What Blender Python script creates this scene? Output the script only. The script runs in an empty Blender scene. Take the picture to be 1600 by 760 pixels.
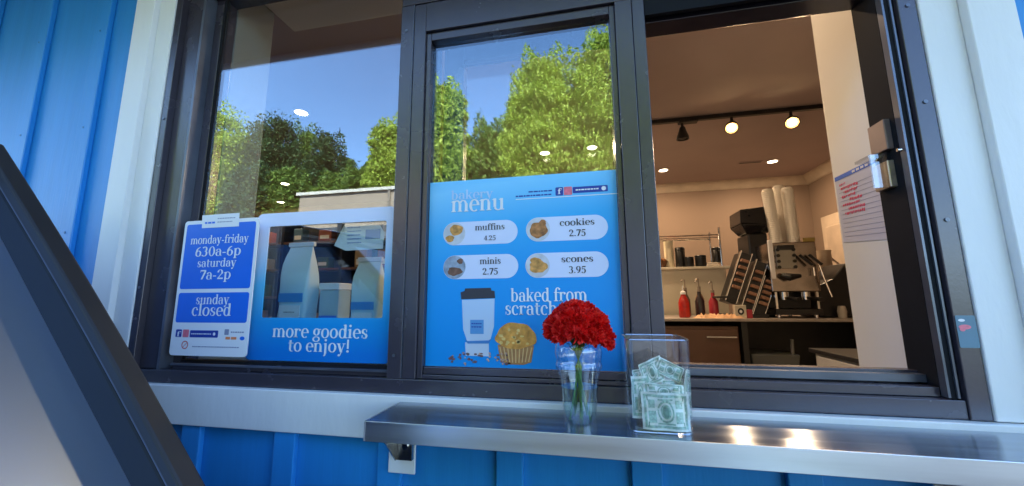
import bpy, math, random
import numpy as np
from math import sin, cos, pi, radians as rad
random.seed(7); rng = np.random.default_rng(7)
S = bpy.context.scene
COL = S.collection
# ------------------------------------------------------------------ camera
RV = np.array([0.97976284, 0.20006765, -0.00614054]); UV = np.array([0.03599706, -0.14593969, 0.98863837])
FV = np.array([-0.19689841, 0.96885218, 0.15018813]); CAM = np.array([0, -1.0, 1.45]); FPX = 588.4
cd = bpy.data.cameras.new('camera'); cam = bpy.data.objects.new('camera', cd); COL.objects.link(cam)
cd.sensor_width = 36; cd.lens = 36 * FPX / 1600; cd.clip_start = 0.02; cd.clip_end = 2000
from mathutils import Matrix, Vector
cam.matrix_world = Matrix([[RV[0], UV[0], -FV[0], CAM[0]], [RV[1], UV[1], -FV[1], CAM[1]], [RV[2], UV[2], -FV[2], CAM[2]], [0, 0, 0, 1]])
S.camera = cam
# ------------------------------------------------------------------ sky + sun
W = bpy.data.worlds.new('World'); S.world = W; W.use_nodes = True
nt = W.node_tree; bg = nt.nodes['Background']
sky = nt.nodes.new('ShaderNodeTexSky'); sky.sky_type = 'NISHITA'; sky.sun_disc = False
SUN_EL, SUN_AZ = rad(40), rad(24)          # azimuth from +Y towards +X: behind the building
sky.sun_elevation = SUN_EL; sky.sun_rotation = SUN_AZ; sky.air_density = 1.0; sky.dust_density = 0.3; sky.ozone_density = 5.0
nt.links.new(sky.outputs[0], bg.inputs[0]); bg.inputs[1].default_value = 0.15
sl = bpy.data.lights.new('sun', 'SUN'); sl.energy = 5.0; sl.angle = rad(0.53); sl.color = (1, 0.95, 0.86)
so = bpy.data.objects.new('sun', sl); COL.objects.link(so)
sd = Vector((cos(SUN_EL) * sin(SUN_AZ), cos(SUN_EL) * cos(SUN_AZ), sin(SUN_EL)))
so.rotation_euler = sd.to_track_quat('Z', 'Y').to_euler(); so.location = (0, 20, 30)
S.view_settings.view_transform = 'Standard'; S.view_settings.look = 'None'; S.view_settings.gamma = 1
S.view_settings.exposure = 2.9
S.view_settings.use_curve_mapping = False
S.cycles.use_denoising = True; S.cycles.max_bounces = 10; S.cycles.transparent_max_bounces = 24
S.cycles.caustics_reflective = False; S.cycles.caustics_refractive = False; S.cycles.sample_clamp_indirect = 4

# ------------------------------------------------------------------ helpers
def ray(px, py): return (px - 800) / FPX * RV - (py - 380) / FPX * UV + FV
def at(px, py, Y):
    d = ray(px, py); t = (Y + 1) / d[1]; return d[0] * t, Y, d[2] * t + 1.45
def mir(px, py, dist):                      # where a thing seen mirrored in the glass really stands
    a = at(px, py, .1 + dist); return a[0], -dist, a[2]

def srgb(r, g, b):
    f = lambda c: (c / 255) / 12.92 if c / 255 <= .04045 else ((c / 255 + .055) / 1.055) ** 2.4
    return (f(r), f(g), f(b), 1)

def mat(name, col, rough=.5, metal=0., var=.12, scale=6., bump=0., bscale=60., spec=.5, coat=0., aniso=0., stretch=None, rvar=0., aniso_axis=1):
    m = bpy.data.materials.new(name); m.use_nodes = True; n = m.node_tree.nodes; l = m.node_tree.links
    p = n['Principled BSDF']; p.inputs['Roughness'].default_value = rough; p.inputs['Metallic'].default_value = metal
    p.inputs['Specular IOR Level'].default_value = spec; p.inputs['Coat Weight'].default_value = coat
    tc = n.new('ShaderNodeTexCoord'); mp = n.new('ShaderNodeMapping'); l.new(tc.outputs['Object'], mp.inputs[0])
    if stretch: mp.inputs['Scale'].default_value = stretch
    nz = n.new('ShaderNodeTexNoise'); nz.inputs['Scale'].default_value = scale; nz.inputs['Detail'].default_value = 6
    l.new(mp.outputs[0], nz.inputs[0])
    cr = n.new('ShaderNodeValToRGB'); e = cr.color_ramp.elements
    c = col[:3]; e[0].position = .3; e[1].position = .7
    e[0].color = (*[max(0, x * (1 - var)) for x in c], 1); e[1].color = (*[min(1, x * (1 + var)) for x in c], 1)
    l.new(nz.outputs[0], cr.inputs[0]); l.new(cr.outputs[0], p.inputs['Base Color'])
    if rvar:
        mr = n.new('ShaderNodeMapRange'); mr.inputs[1].default_value = .3; mr.inputs[2].default_value = .7
        mr.inputs[3].default_value = rough - rvar; mr.inputs[4].default_value = rough + rvar
        l.new(nz.outputs[0], mr.inputs[0]); l.new(mr.outputs[0], p.inputs['Roughness'])
    if bump:
        nb = n.new('ShaderNodeTexNoise'); nb.inputs['Scale'].default_value = bscale; nb.inputs['Detail'].default_value = 4
        l.new(mp.outputs[0], nb.inputs[0]); b = n.new('ShaderNodeBump'); b.inputs['Strength'].default_value = bump; b.inputs['Distance'].default_value = .004
        l.new(nb.outputs[0], b.inputs['Height']); l.new(b.outputs[0], p.inputs['Normal'])
    if aniso:
        p.inputs['Anisotropic'].default_value = aniso
        tg = n.new('ShaderNodeCombineXYZ'); tg.inputs[aniso_axis].default_value = 1; l.new(tg.outputs[0], p.inputs['Tangent'])
    return m

def glass_mat(name, refl, tint=(1, 1, 1, 1), f0pow=True, gcol=(1, 1, 1, 1), rough=0.):
    m = bpy.data.materials.new(name); m.use_nodes = True; n = m.node_tree.nodes; l = m.node_tree.links
    n.remove(n['Principled BSDF']); out = n['Material Output']
    t = n.new('ShaderNodeBsdfTransparent'); t.inputs[0].default_value = tint
    g = n.new('ShaderNodeBsdfGlossy'); g.inputs['Roughness'].default_value = rough; g.inputs[0].default_value = gcol
    fr = n.new('ShaderNodeLayerWeight'); fr.inputs[0].default_value = .5
    pw_ = n.new('ShaderNodeMath'); pw_.operation = 'POWER'; pw_.inputs[1].default_value = 4; l.new(fr.outputs['Facing'], pw_.inputs[0])
    mr = n.new('ShaderNodeMapRange'); mr.inputs[3].default_value = refl; mr.inputs[4].default_value = min(1, refl + .75)
    l.new(pw_.outputs[0], mr.inputs[0])
    mx = n.new('ShaderNodeMixShader'); l.new(mr.outputs[0], mx.inputs[0]); l.new(t.outputs[0], mx.inputs[1]); l.new(g.outputs[0], mx.inputs[2])
    l.new(mx.outputs[0], out.inputs[0]); return m

def emit(name, col, st):
    m = bpy.data.materials.new(name); m.use_nodes = True; n = m.node_tree.nodes
    p = n['Principled BSDF']; p.inputs['Emission Color'].default_value = (*col, 1); p.inputs['Emission Strength'].default_value = st
    p.inputs['Base Color'].default_value = (*col, 1); return m

def gradient_mat(name, z0, z1, stops, x0=None, x1=None, mixx=0.0, rough=.35):
    m = bpy.data.materials.new(name); m.use_nodes = True; n = m.node_tree.nodes; l = m.node_tree.links; p = n['Principled BSDF']
    p.inputs['Roughness'].default_value = rough; p.inputs['Specular IOR Level'].default_value = .35
    g = n.new('ShaderNodeNewGeometry'); sx = n.new('ShaderNodeSeparateXYZ'); l.new(g.outputs['Position'], sx.inputs[0])
    a = n.new('ShaderNodeMapRange'); a.inputs[1].default_value = z0; a.inputs[2].default_value = z1; l.new(sx.outputs[2], a.inputs[0])
    val = a.outputs[0]
    if x0 is not None:
        b = n.new('ShaderNodeMapRange'); b.inputs[1].default_value = x0; b.inputs[2].default_value = x1
        b.inputs[3].default_value = 0; b.inputs[4].default_value = mixx; l.new(sx.outputs[0], b.inputs[0])
        s = n.new('ShaderNodeMath'); s.operation = 'SUBTRACT'; l.new(val, s.inputs[0]); l.new(b.outputs[0], s.inputs[1]); val = s.outputs[0]
    cr = n.new('ShaderNodeValToRGB'); e = cr.color_ramp.elements
    e[0].position, e[0].color = stops[0]; e[1].position, e[1].color = stops[-1]
    for q in stops[1:-1]:
        k = e.new(q[0]); k.color = q[1]
    l.new(val, cr.inputs[0]); l.new(cr.outputs[0], p.inputs[0]); return m

class MB:
    def __init__(s, P=None): s.v = []; s.f = []; s.P = P
    def add(s, vs, fs):
        o = len(s.v); s.v += [s.P(*v) if s.P else tuple(v) for v in vs]; s.f += [tuple(i + o for i in f) for f in fs]; return s
    def box(s, x0, x1, y0, y1, z0, z1):
        return s.add([(x, y, z) for z in (z0, z1) for y in (y0, y1) for x in (x0, x1)],
                     [(0, 2, 3, 1), (4, 5, 7, 6), (0, 1, 5, 4), (2, 6, 7, 3), (0, 4, 6, 2), (1, 3, 7, 5)])
    def hexa(s, p): return s.add(p, [(0, 3, 2, 1), (4, 5, 6, 7), (0, 1, 5, 4), (1, 2, 6, 5), (2, 3, 7, 6), (3, 0, 4, 7)])  # bottom ring, top ring
    def lathe(s, c, prof, n=24, cap=True, M=None):
        vs = []
        for r, z in prof:
            for k in range(n):
                v = Vector((r * cos(2 * pi * k / n), r * sin(2 * pi * k / n), z))
                if M: v = M @ v
                vs.append((c[0] + v.x, c[1] + v.y, c[2] + v.z))
        fs = [(i * n + k, i * n + (k + 1) % n, (i + 1) * n + (k + 1) % n, (i + 1) * n + k) for i in range(len(prof) - 1) for k in range(n)]
        if cap: fs += [tuple(range(n - 1, -1, -1)), tuple((len(prof) - 1) * n + k for k in range(n))]
        return s.add(vs, fs)
    def cyl(s, a, b, r0, r1=None, n=16):
        return s.tube([a, b], [r0, r0 if r1 is None else r1], n)
    def tube(s, pts, r, n=8):
        pts = [Vector(p) for p in pts]; rs = r if isinstance(r, (list, tuple)) else [r] * len(pts); vs = []
        for i, p in enumerate(pts):
            d = (pts[min(i + 1, len(pts) - 1)] - pts[max(i - 1, 0)]).normalized()
            a = d.cross(Vector((0, 0, 1)) if abs(d.z) < .95 else Vector((1, 0, 0))).normalized(); b = d.cross(a)
            for k in range(n):
                q = p + (a * cos(2 * pi * k / n) + b * sin(2 * pi * k / n)) * rs[i]; vs.append(tuple(q))
        fs = [(i * n + k, (i + 1) * n + k, (i + 1) * n + (k + 1) % n, i * n + (k + 1) % n) for i in range(len(pts) - 1) for k in range(n)]
        fs += [tuple(range(n)), tuple((len(pts) - 1) * n + k for k in range(n - 1, -1, -1))]
        return s.add(vs, fs)
    def prism(s, poly, y0, y1):            # polygon in x,z (counter-clockwise), front at y0, back at y1
        n = len(poly)
        return s.add([(x, y0, z) for x, z in poly] + [(x, y1, z) for x, z in poly],
                     [tuple(range(n)), tuple(range(2 * n - 1, n - 1, -1))] + [(k, k + n, (k + 1) % n + n, (k + 1) % n) for k in range(n)])
    def flat(s, poly, y): return s.add([(x, y, z) for x, z in poly], [tuple(range(len(poly)))])
    def ribbon(s, L, R, y): return s.add([(x, y, z) for x, z in L] + [(x, y, z) for x, z in R], [(k, k + len(L), k + 1 + len(L), k + 1) for k in range(len(L) - 1)])
    def build(s, name, m, parent=None, bevel=0, smooth=False, label=None, loc=None):
        me = bpy.data.meshes.new(name); vs = s.v
        if loc is None and parent is not None:
            w = Vector((0, 0, 0)); q_ = parent
            while q_ is not None: w += Vector(q_.location); q_ = q_.parent
            loc = tuple(w)
        off = loc or (0, 0, 0)
        me.from_pydata([(v[0] - off[0], v[1] - off[1], v[2] - off[2]) for v in vs], [], s.f); me.update()
        o = bpy.data.objects.new(name, me); COL.objects.link(o); me.materials.append(m)
        if parent is not None: o.parent = parent
        else: o.location = off
        if smooth:
            for p in me.polygons: p.use_smooth = True
            md = o.modifiers.new('es', 'EDGE_SPLIT'); md.split_angle = rad(38)
        if bevel:
            md = o.modifiers.new('bev', 'BEVEL'); md.width = bevel; md.segments = 2; md.limit_method = 'ANGLE'
        if label: o['label'] = label
        return o

def thing(name, label, cat, loc=(0, 0, 0), group=None):
    o = bpy.data.objects.new(name, None); COL.objects.link(o); o.location = loc; o['root'] = 1
    o['label'] = label; o['category'] = cat
    if group: o['group'] = group
    return o
def tag(o, label, cat, group=None):
    o['label'] = label; o['category'] = cat
    if group: o['group'] = group
    return o
def copy_tree(o, parent=None):
    c = o.copy(); COL.objects.link(c)
    if parent is not None: c.parent = parent
    for ch in [q for q in list(COL.objects) if q.parent is o]: copy_tree(ch, c)
    return c
def rrect(x0, x1, z0, z1, r, n=6):
    r = min(r, (x1 - x0) / 2, (z1 - z0) / 2); out = []
    for cx, cz, a0 in ((x1 - r, z0 + r, -pi / 2), (x1 - r, z1 - r, 0), (x0 + r, z1 - r, pi / 2), (x0 + r, z0 + r, pi)):
        out += [(cx + r * cos(a0 + k * pi / 2 / n), cz + r * sin(a0 + k * pi / 2 / n)) for k in range(n + 1)]
    return out
def ell(cx, cz, rx, rz, n=28, wob=0, seed=0):
    R = random.Random(seed); ph = [R.uniform(0, 6.28) for _ in range(4)]
    return [(cx + rx * q * cos(a), cz + rz * q * sin(a)) for a, q in ((2 * pi * k / n, 1 + wob * (sin(3 * 2 * pi * k / n + ph[0]) + .7 * sin(5 * 2 * pi * k / n + ph[1]) + .5 * sin(8 * 2 * pi * k / n + ph[2]))) for k in range(n))]

# ------------------------------------------------------------------ a bold high-contrast serif alphabet drawn as strokes
T = .115
def arc(cx, cy, rx, ry, a0, a1, thick=T, thin=.04):
    n = max(6, int(abs(a1 - a0) / 15)); L = []; R = []
    for k in range(n + 1):
        a = rad(a0 + (a1 - a0) * k / n); c, s_ = cos(a), sin(a); w = thin + (thick - thin) * abs(c) ** 1.3
        nx, ny = c, s_
        L.append((cx + rx * c + nx * w / 2 * .8, cy + ry * s_ + ny * w / 2)); R.append((cx + rx * c - nx * w / 2 * 1.2, cy + ry * s_ - ny * w / 2))
    return [(L[k], L[k + 1], R[k + 1], R[k]) for k in range(n)] if a1 > a0 else [(L[k], R[k], R[k + 1], L[k + 1]) for k in range(n)]
def bar(x0, y0, x1, y1): return [((x0, y0), (x1, y0), (x1, y1), (x0, y1))]
def ln(x0, y0, x1, y1, w):
    q = [(x0 - w / 2, y0), (x0 + w / 2, y0), (x1 + w / 2, y1), (x1 - w / 2, y1)]
    return [tuple(q)] if y1 > y0 else [tuple(q[::-1])]
def st(x, y0, y1, t=T): return bar(x - t / 2, y0, x + t / 2, y1)
def sf(x, y, w=.2): return bar(x - w / 2, y - .017, x + w / 2, y + .022)
def fl(x, y): return [((x - .13, y - .06), (x, y - .09), (x, y), (x - .03, y))]
def dt(x, y, r=.06): return [tuple((x + r * cos(2 * pi * k / 10), y + r * sin(2 * pi * k / 10)) for k in range(10))]
G = {
 'a': (arc(.19, .15, .12, .15, 90, 270) + st(.34, .04, .37) + arc(.21, .36, .13, .13, 0, 150, .1) + dt(.1, .4, .055) + bar(.19, .27, .34, .305) + bar(.19, -.02, .3, .02) + bar(.33, 0, .44, .04), .45),
 'b': (st(.12, 0, .74) + fl(.12, .75) + arc(.25, .25, .17, .25, -160, 160), .5),
 'c': (arc(.23, .25, .17, .25, 50, 310) + dt(.35, .38, .055), .42),
 'd': (arc(.23, .25, .16, .25, 20, 340) + st(.38, 0, .74) + fl(.38, .75) + bar(.38, 0, .5, .04), .51),
 'e': (arc(.23, .25, .17, .25, 0, 310) + bar(.1, .25, .42, .285), .44),
 'f': (st(.15, 0, .58) + arc(.27, .56, .12, .17, 60, 180) + dt(.36, .66, .055) + bar(.03, .45, .34, .49) + sf(.15, .02, .26), .33),
 'g': (arc(.22, .32, .14, .18, 0, 360) + arc(.22, -.08, .17, .13, 0, 360, .09) + bar(.3, .44, .47, .48), .46),
 'h': (st(.12, 0, .74) + fl(.12, .75) + arc(.26, .35, .14, .14, 0, 160, .09) + st(.4, 0, .36) + sf(.12, .02) + sf(.4, .02), .53),
 'i': (st(.13, 0, .5) + fl(.13, .5) + dt(.13, .67, .07) + sf(.13, .02, .24), .27),
 'j': (st(.14, -.1, .5) + fl(.14, .5) + dt(.14, .67, .07) + arc(.04, -.1, .1, .12, -90, 0, .1), .28),
 'k': (st(.12, 0, .74) + fl(.12, .75) + ln(.17, .2, .4, .48, .05) + ln(.4, 0, .24, .3, .13) + sf(.12, .02) + sf(.4, .02, .2) + sf(.38, .48, .18), .5),
 'l': (st(.13, 0, .74) + fl(.13, .75) + sf(.13, .02, .24), .26),
 'm': (st(.12, 0, .5) + fl(.12, .5) + arc(.25, .35, .13, .14, 0, 160, .09) + st(.39, 0, .36) + arc(.52, .35, .13, .14, 0, 160, .09) + st(.66, 0, .36) + sf(.12, .02, .19) + sf(.39, .02, .19) + sf(.66, .02, .19), .78),
 'n': (st(.12, 0, .5) + fl(.12, .5) + arc(.26, .35, .14, .14, 0, 160, .09) + st(.4, 0, .36) + sf(.12, .02) + sf(.4, .02), .53),
 'o': (arc(.24, .25, .18, .25, 0, 360), .48),
 'p': (st(.12, -.22, .5) + fl(.12, .5) + arc(.26, .25, .17, .25, -160, 160) + sf(.12, -.2, .22), .51),
 'r': (st(.12, 0, .5) + fl(.12, .5) + arc(.27, .33, .14, .15, 70, 160, .08) + dt(.34, .42, .065) + sf(.12, .02, .23), .4),
 's': (arc(.19, .37, .11, .12, 60, 240, .11) + arc(.19, .13, .12, .12, -120, 60, .11) + ln(.27, .17, .11, .33, .11) + bar(.05, .02, .09, .17) + bar(.28, .34, .32, .48), .38),
 't': (st(.15, .1, .64) + arc(.25, .11, .1, .11, 180, 300, .1) + bar(.03, .45, .33, .49), .34),
 'u': (st(.12, .13, .5) + fl(.12, .5) + arc(.26, .14, .14, .14, 190, 350, .09) + st(.4, 0, .5) + fl(.4, .5) + bar(.4, 0, .5, .04), .53),
 'y': (ln(.26, 0, .1, .48, .13) + ln(.2, -.18, .4, .48, .045) + dt(.14, -.17, .065) + sf(.1, .48, .2) + sf(.4, .48, .17), .49),
 '0': (arc(.24, .34, .17, .34, 0, 360), .48),
 '2': (arc(.21, .48, .15, .19, -30, 180, .12) + ln(.08, .05, .34, .42, .07) + bar(.05, 0, .43, .1), .47),
 '3': (arc(.18, .51, .14, .17, -80, 150, .12) + arc(.17, .19, .17, .19, -150, 85, .12), .44),
 '4': (ln(.06, .2, .32, .68, .05) + bar(.02, .16, .45, .21) + st(.33, 0, .68) + sf(.33, .02), .48),
 '5': (bar(.1, .58, .4, .68) + ln(.09, .36, .11, .64, .04) + arc(.2, .21, .17, .21, -150, 130, .12), .45),
 '6': (arc(.24, .2, .16, .2, 0, 360) + arc(.4, .25, .32, .42, 100, 185, .12), .48),
 '7': (bar(.04, .58, .43, .68) + ln(.17, 0, .39, .6, .12) + bar(.04, .5, .07, .6), .45),
 '9': (arc(.23, .47, .16, .2, 0, 360) + arc(.07, .43, .32, .42, -80, 5, .12), .48),
 '1': (st(.16, 0, .68) + fl(.16, .66) + sf(.16, .02, .26), .32),
 '-': (bar(.04, .19, .26, .26), .3), '.': (dt(.1, .06, .06), .2), '!': (dt(.12, .06, .07) + ln(.12, .2, .12, .72, .1), .25), ' ': ([], .22)}
_k = [0]
def textw(s): return sum(G[c][1] for c in s)
def text(mb, s, cx, base, width, xh, y, skew=0., fold=1.):
    sx = width / textw(s); sz = xh / .5; x = cx - width / 2
    for c in s:
        for poly in G[c][0]:
            _k[0] = (_k[0] + 1) % 9
            mb.flat([(x + px * sx, base + pz * sz + skew * (x + px * sx - cx)) for px, pz in poly], y - .00006 * _k[0])
        x += G[c][1] * sx
def tiny(mb, x0, x1, z, h, y, seed=1):      # unreadable small print: a broken line of word-sized dashes
    R = random.Random(seed); x = x0
    while x < x1 - h:
        w = min(R.uniform(1.2, 3.2) * h, x1 - x); mb.flat([(x, z - h / 2), (x + w, z - h / 2), (x + w, z + h / 2), (x, z + h / 2)], y); x += w + h * .45

# ------------------------------------------------------------------ materials
def leaf_mat(name, c0, c1, c2):
    m = bpy.data.materials.new(name); m.use_nodes = True; n = m.node_tree.nodes; l = m.node_tree.links; p = n['Principled BSDF']
    ge = n.new('ShaderNodeNewGeometry'); cr = n.new('ShaderNodeValToRGB'); e = cr.color_ramp.elements
    e[0].position = 0; e[0].color = (*c0, 1); e[1].position = 1; e[1].color = (*c2, 1); k_ = e.new(.5); k_.color = (*c1, 1)
    l.new(ge.outputs['Random Per Island'], cr.inputs[0]); l.new(cr.outputs[0], p.inputs['Base Color']); p.inputs['Roughness'].default_value = .6
    p.inputs['Specular IOR Level'].default_value = .3
    tr_ = n.new('ShaderNodeBsdfTranslucent'); l.new(cr.outputs[0], tr_.inputs[0]); mx = n.new('ShaderNodeMixShader'); mx.inputs[0].default_value = .45
    l.new(p.outputs[0], mx.inputs[1]); l.new(tr_.outputs[0], mx.inputs[2]); l.new(mx.outputs[0], n['Material Output'].inputs[0]); return m
M = {}
M['siding'] = mat('blue_siding_paint', srgb(40, 136, 206), .42, var=.05, scale=5, bump=.16, bscale=26, spec=.4, stretch=(6, 6, .5))
M['nail'] = mat('painted_nail', srgb(36, 110, 165), .5, var=.2)
M['trim'] = mat('white_trim_paint', (.76, .75, .73, 1), .5, var=.06, scale=5, bump=.35, bscale=45, stretch=(1, 1, .3))
M['bronze'] = mat('dark_bronze_aluminium', (.052, .044, .056, 1), .26, metal=.2, var=.08, scale=9, bump=.06, bscale=160, spec=.7, rvar=.025)
M['bronze2'] = mat('black_gasket', (.010, .011, .014, 1), .75, var=.2, spec=.12)
M['lip'] = mat('bronze_pale_edge', (.11, .12, .15, 1), .3, metal=.4, var=.3)  # paler bronze for edge strips and screws
M['drywall'] = mat('white_drywall', (.84, .83, .80, 1), .6, var=.03, scale=3, bump=.06, bscale=60)
M['room'] = mat('tan_wall_paint', (.25, .185, .145, 1), .7, var=.04, scale=2)
M['ceil'] = mat('ceiling_paint', (.43, .35, .35, 1), .8, var=.05, scale=2)
M['floor'] = mat('cafe_floor_tile', (.12, .1, .09, 1), .5, var=.2)
M['soffit'] = mat('painted_soffit', (.16, .15, .17, 1), .5, var=.15, scale=2, stretch=(1, 8, 1))
M['steel'] = mat('brushed_steel', (.62, .63, .65, 1), .27, metal=1, var=.1, scale=3, stretch=(.6, 14, 14), rvar=.07)
M['steel'] = mat('brushed_steel_top', (.46, .50, .56, 1),   .2, metal=1, var=.12, scale=3, stretch=(.6, 14, 14), rvar=.03, aniso=.975, aniso_axis=1)
M['steel_lip'] = mat('brushed_steel_lip', (.6, .62, .66, 1), .35, metal=1, var=.1, scale=3, stretch=(.6, 14, 14), rvar=.05)
M['steel_lip'].node_tree.nodes['Principled BSDF'].inputs['Base Color'].default_value = (.6, .62, .66, 1)
M['steelb'] = mat('steel_satin', (.6, .58, .55, 1), .25, metal=1, var=.15, scale=5)
M['chrome'] = mat('chrome_wire', (.75, .74, .72, 1), .15, metal=1, var=.05)
M['black'] = mat('black_plastic', (.012, .012, .013, 1), .35, var=.3, scale=12)
M['dark'] = mat('dark_cabinet', (.018, .018, .02, 1), .4, var=.3)
M['white'] = mat('white_vinyl', (.8, .8, .82, 1), .35, var=.02)
M['paper'] = mat('white_paper', (.78, .78, .8, 1), .6, var=.03, bump=.1, bscale=40)
M['ink_blue'] = mat('blue_print', srgb(24, 105, 215), .35, var=.06, scale=5)
M['ink_deep'] = mat('navy_print', srgb(20, 55, 150), .35, var=.06)
M['ink_dark'] = mat('dark_print', srgb(45, 45, 55), .4, var=.05)
M['ink_grey'] = mat('grey_print', srgb(140, 145, 170), .4, var=.05)
M['ink_pink'] = mat('pink_print', srgb(225, 110, 130), .4, var=.2, scale=80)
M['ink_red'] = mat('red_marker', srgb(225, 70, 105), .5, var=.05)
M['ink_orange'] = mat('orange_print', srgb(235, 140, 90), .4, var=.05)
M['red'] = leaf_mat('carnation_petals', (.55, .005, .006), (.92, .014, .012), (1.0, .07, .05))
M['stem'] = mat('flower_stem', (.06, .2, .035, 1), .5, var=.3, scale=30)
M['asphalt'] = mat('asphalt', (.05, .05, .052, 1), .85, var=.25, scale=1.5, bump=.4, bscale=80)
M['carpaint'] = mat('car_paint', (.015, .025, .04, 1), .25, metal=.3, var=.05, coat=.8)
M['rubber'] = mat('black_rubber', (.01, .01, .011, 1), .55, var=.2)
GLASS = glass_mat('window_glass', .105, (.90, .95, .95, 1), gcol=(.82, .93, 1, 1))
GLASS_IN = glass_mat('inner_sash_glass', .05, (.97, .98, .98, 1))

# ------------------------------------------------------------------ ground, bank
g = MB().add([(-400, -400, 0), (400, -400, 0), (400, 400, 0), (-400, 400, 0)], [(0, 1, 2, 3)]).build('asphalt_ground', M['asphalt']); g['kind'] = 'structure'
def bank():
    mb = MB(); nx, ny = 60, 14; R = random.Random(2)
    for j in range(ny + 1):
        for i in range(nx + 1):
            x = -90 + 160 * i / nx; y = -11.5 - 60 * j / ny
            z = .004 + 2.2 * min(1, j / 4) + (R.uniform(-.2, .25) if j else 0)
            mb.v.append((x, y, z))
    for j in range(ny):
        for i in range(nx):
            a = j * (nx + 1) + i; mb.f.append((a, a + nx + 1, a + nx + 2, a + 1))
    return mb
gm = mat('bank_grass', (.05, .07, .02, 1), .9, var=.5, scale=1.2, bump=.5, bscale=30)
b = bank().build('grass_bank', gm, smooth=True); b['kind'] = 'structure'
kb = MB().box(-90, 70, -11.5, -11.35, 0, .13).build('kerb', mat('concrete_kerb', (.35, .34, .32, 1), .8)); kb['kind'] = 'structure'

# ------------------------------------------------------------------ the cafe building
CEIL = 2.95; WALL_T = .385; FL = .4
WX0, WX1, WZ0, WZ1 = -1.487, .80, 1.198, 2.68          # rough opening of the window
cafe = thing('cafe_building', 'small blue board and batten cafe building with a drive-up service window', 'building')
sid = MB()
sid.box(-7.5, WX0, 0, .1, 0, 3.0); sid.box(WX1, 4.2, 0, .1, 0, 3.0); sid.box(WX0, WX1, 0, .1, 0, WZ0 - .002); sid.box(WX0, WX1, 0, .1, WZ1, 3.0)
siding = sid.build('siding', M['siding'], cafe)
k = 0
bx = -7.36
while bx < 4.1:
    if WX0 - .17 < bx < WX1 + .17: spans = [(0, 1.085), (2.775, 2.945)]
    else: spans = [(0, 2.945)]
    for z0, z1 in spans: MB().box(bx - .034, bx + .034, -.018, -.0005, z0 + .01, z1).build('batten', M['siding'], siding, bevel=.003)
    if bx < -1.5 or True:
        for zz in ([.5, .9] if len(spans) == 2 else [.5, .9, 1.3, 1.7, 2.1, 2.5]): MB().cyl((bx, -.018, zz), (bx, -.0195, zz), .004, n=8).build('nail_head', M['nail'], siding)
    bx += .325
# interior shell of the room
iw = MB()
MB().box(-7.5, WX0 + .154, .102, .27, 0, CEIL).build('window_wall_lining', mat('darkened_drywall', (.25, .26, .24, 1), .7, var=.05, scale=3, bump=.2, bscale=80), cafe, bevel=.004); iw.box(.8, 4.0, .102, WALL_T, 0, CEIL); iw.box(WX0 + .154, -.47, .102, WALL_T, 0, 1.19); iw.box(-.47, .8, .102, WALL_T, 0, 1.15); iw.box(WX0 + .154, .8, .102, WALL_T, 2.72, CEIL)  # left lining is white drywall, darkened in colour to imitate dimmer light
iw.build('window_wall_lining', M['drywall'], cafe, bevel=.004)
MB().box(-7.5, 2.85, 4.18, 4.4, 0, 3.1).build('back_wall', M['room'], cafe)
MB().box(2.72, 2.9, WALL_T, 4.18, 0, 3.1).build('side_wall', M['room'], cafe)
MB().box(-7.7, -7.5, 0, 4.4, 0, 3.1).build('side_wall', M['room'], cafe)
MB().box(-7.5, 2.72, WALL_T, 4.18, CEIL, 3.05).build('ceiling', M['ceil'], cafe)
MB().box(-7.5, 2.72, WALL_T, 4.18, FL - .1, FL).build('floor', M['floor'], cafe)
cm = MB()
for (a, c, d) in ((0, .0, .075), (.0, .035, .045)):
    pass
cm.add([(-7.5, 4.18, CEIL - .1), (2.72, 4.18, CEIL - .1), (2.72, 4.16, CEIL - .09), (-7.5, 4.16, CEIL - .09), (2.72, 4.09, CEIL - .02), (-7.5, 4.09, CEIL - .02), (2.72, 4.08, CEIL - .001), (-7.5, 4.08, CEIL - .001)],
       [(0, 3, 2, 1)[::-1], (3, 2, 4, 5), (5, 4, 6, 7)])
cm.add([(2.72, .39, CEIL - .1), (2.72, 4.18, CEIL - .1), (2.70, 4.16, CEIL - .09), (2.70, .39, CEIL - .09), (2.63, 4.09, CEIL - .02), (2.63, .39, CEIL - .02), (2.62, 4.08, CEIL - .001), (2.62, .39, CEIL - .001)],
       [(0, 1, 2, 3), (3, 2, 4, 5), (5, 4, 6, 7)])
cm.build('crown_moulding', mat('crown_paint', (.6, .52, .43, 1), .6), cafe)
# door in the right-hand side wall, seen far in
dr = MB().box(2.68, 2.719, 3.0, 3.95, FL, 2.38).build('door', mat('interior_door_paint', (.6, .5, .4, 1), .5), cafe, bevel=.004)
MB().box(2.66, 2.679, 3.1, 3.85, 1.5, 2.25).build('door_panel', mat('door_panel_paint', (.55, .45, .36, 1), .5), dr, bevel=.008)
# roof, soffit, fascia
MB().box(-7.9, 4.4, -.715, 4.6, 3.051, 3.2).build('roof', mat('roofing', (.08, .08, .085, 1), .8), cafe)
MB().box(-7.7, 4.4, -.69, -.0005, 2.95, 3.045).build('soffit', M['soffit'], cafe)
MB().box(-7.9, 4.4, -.72, -.692, 2.93, 3.05).build('fascia', M['trim'], cafe)
MB().box(-7.7, 4.4, -.36, -.33, 2.90, 2.9495).build('soffit_board', M['soffit'], cafe)
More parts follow.
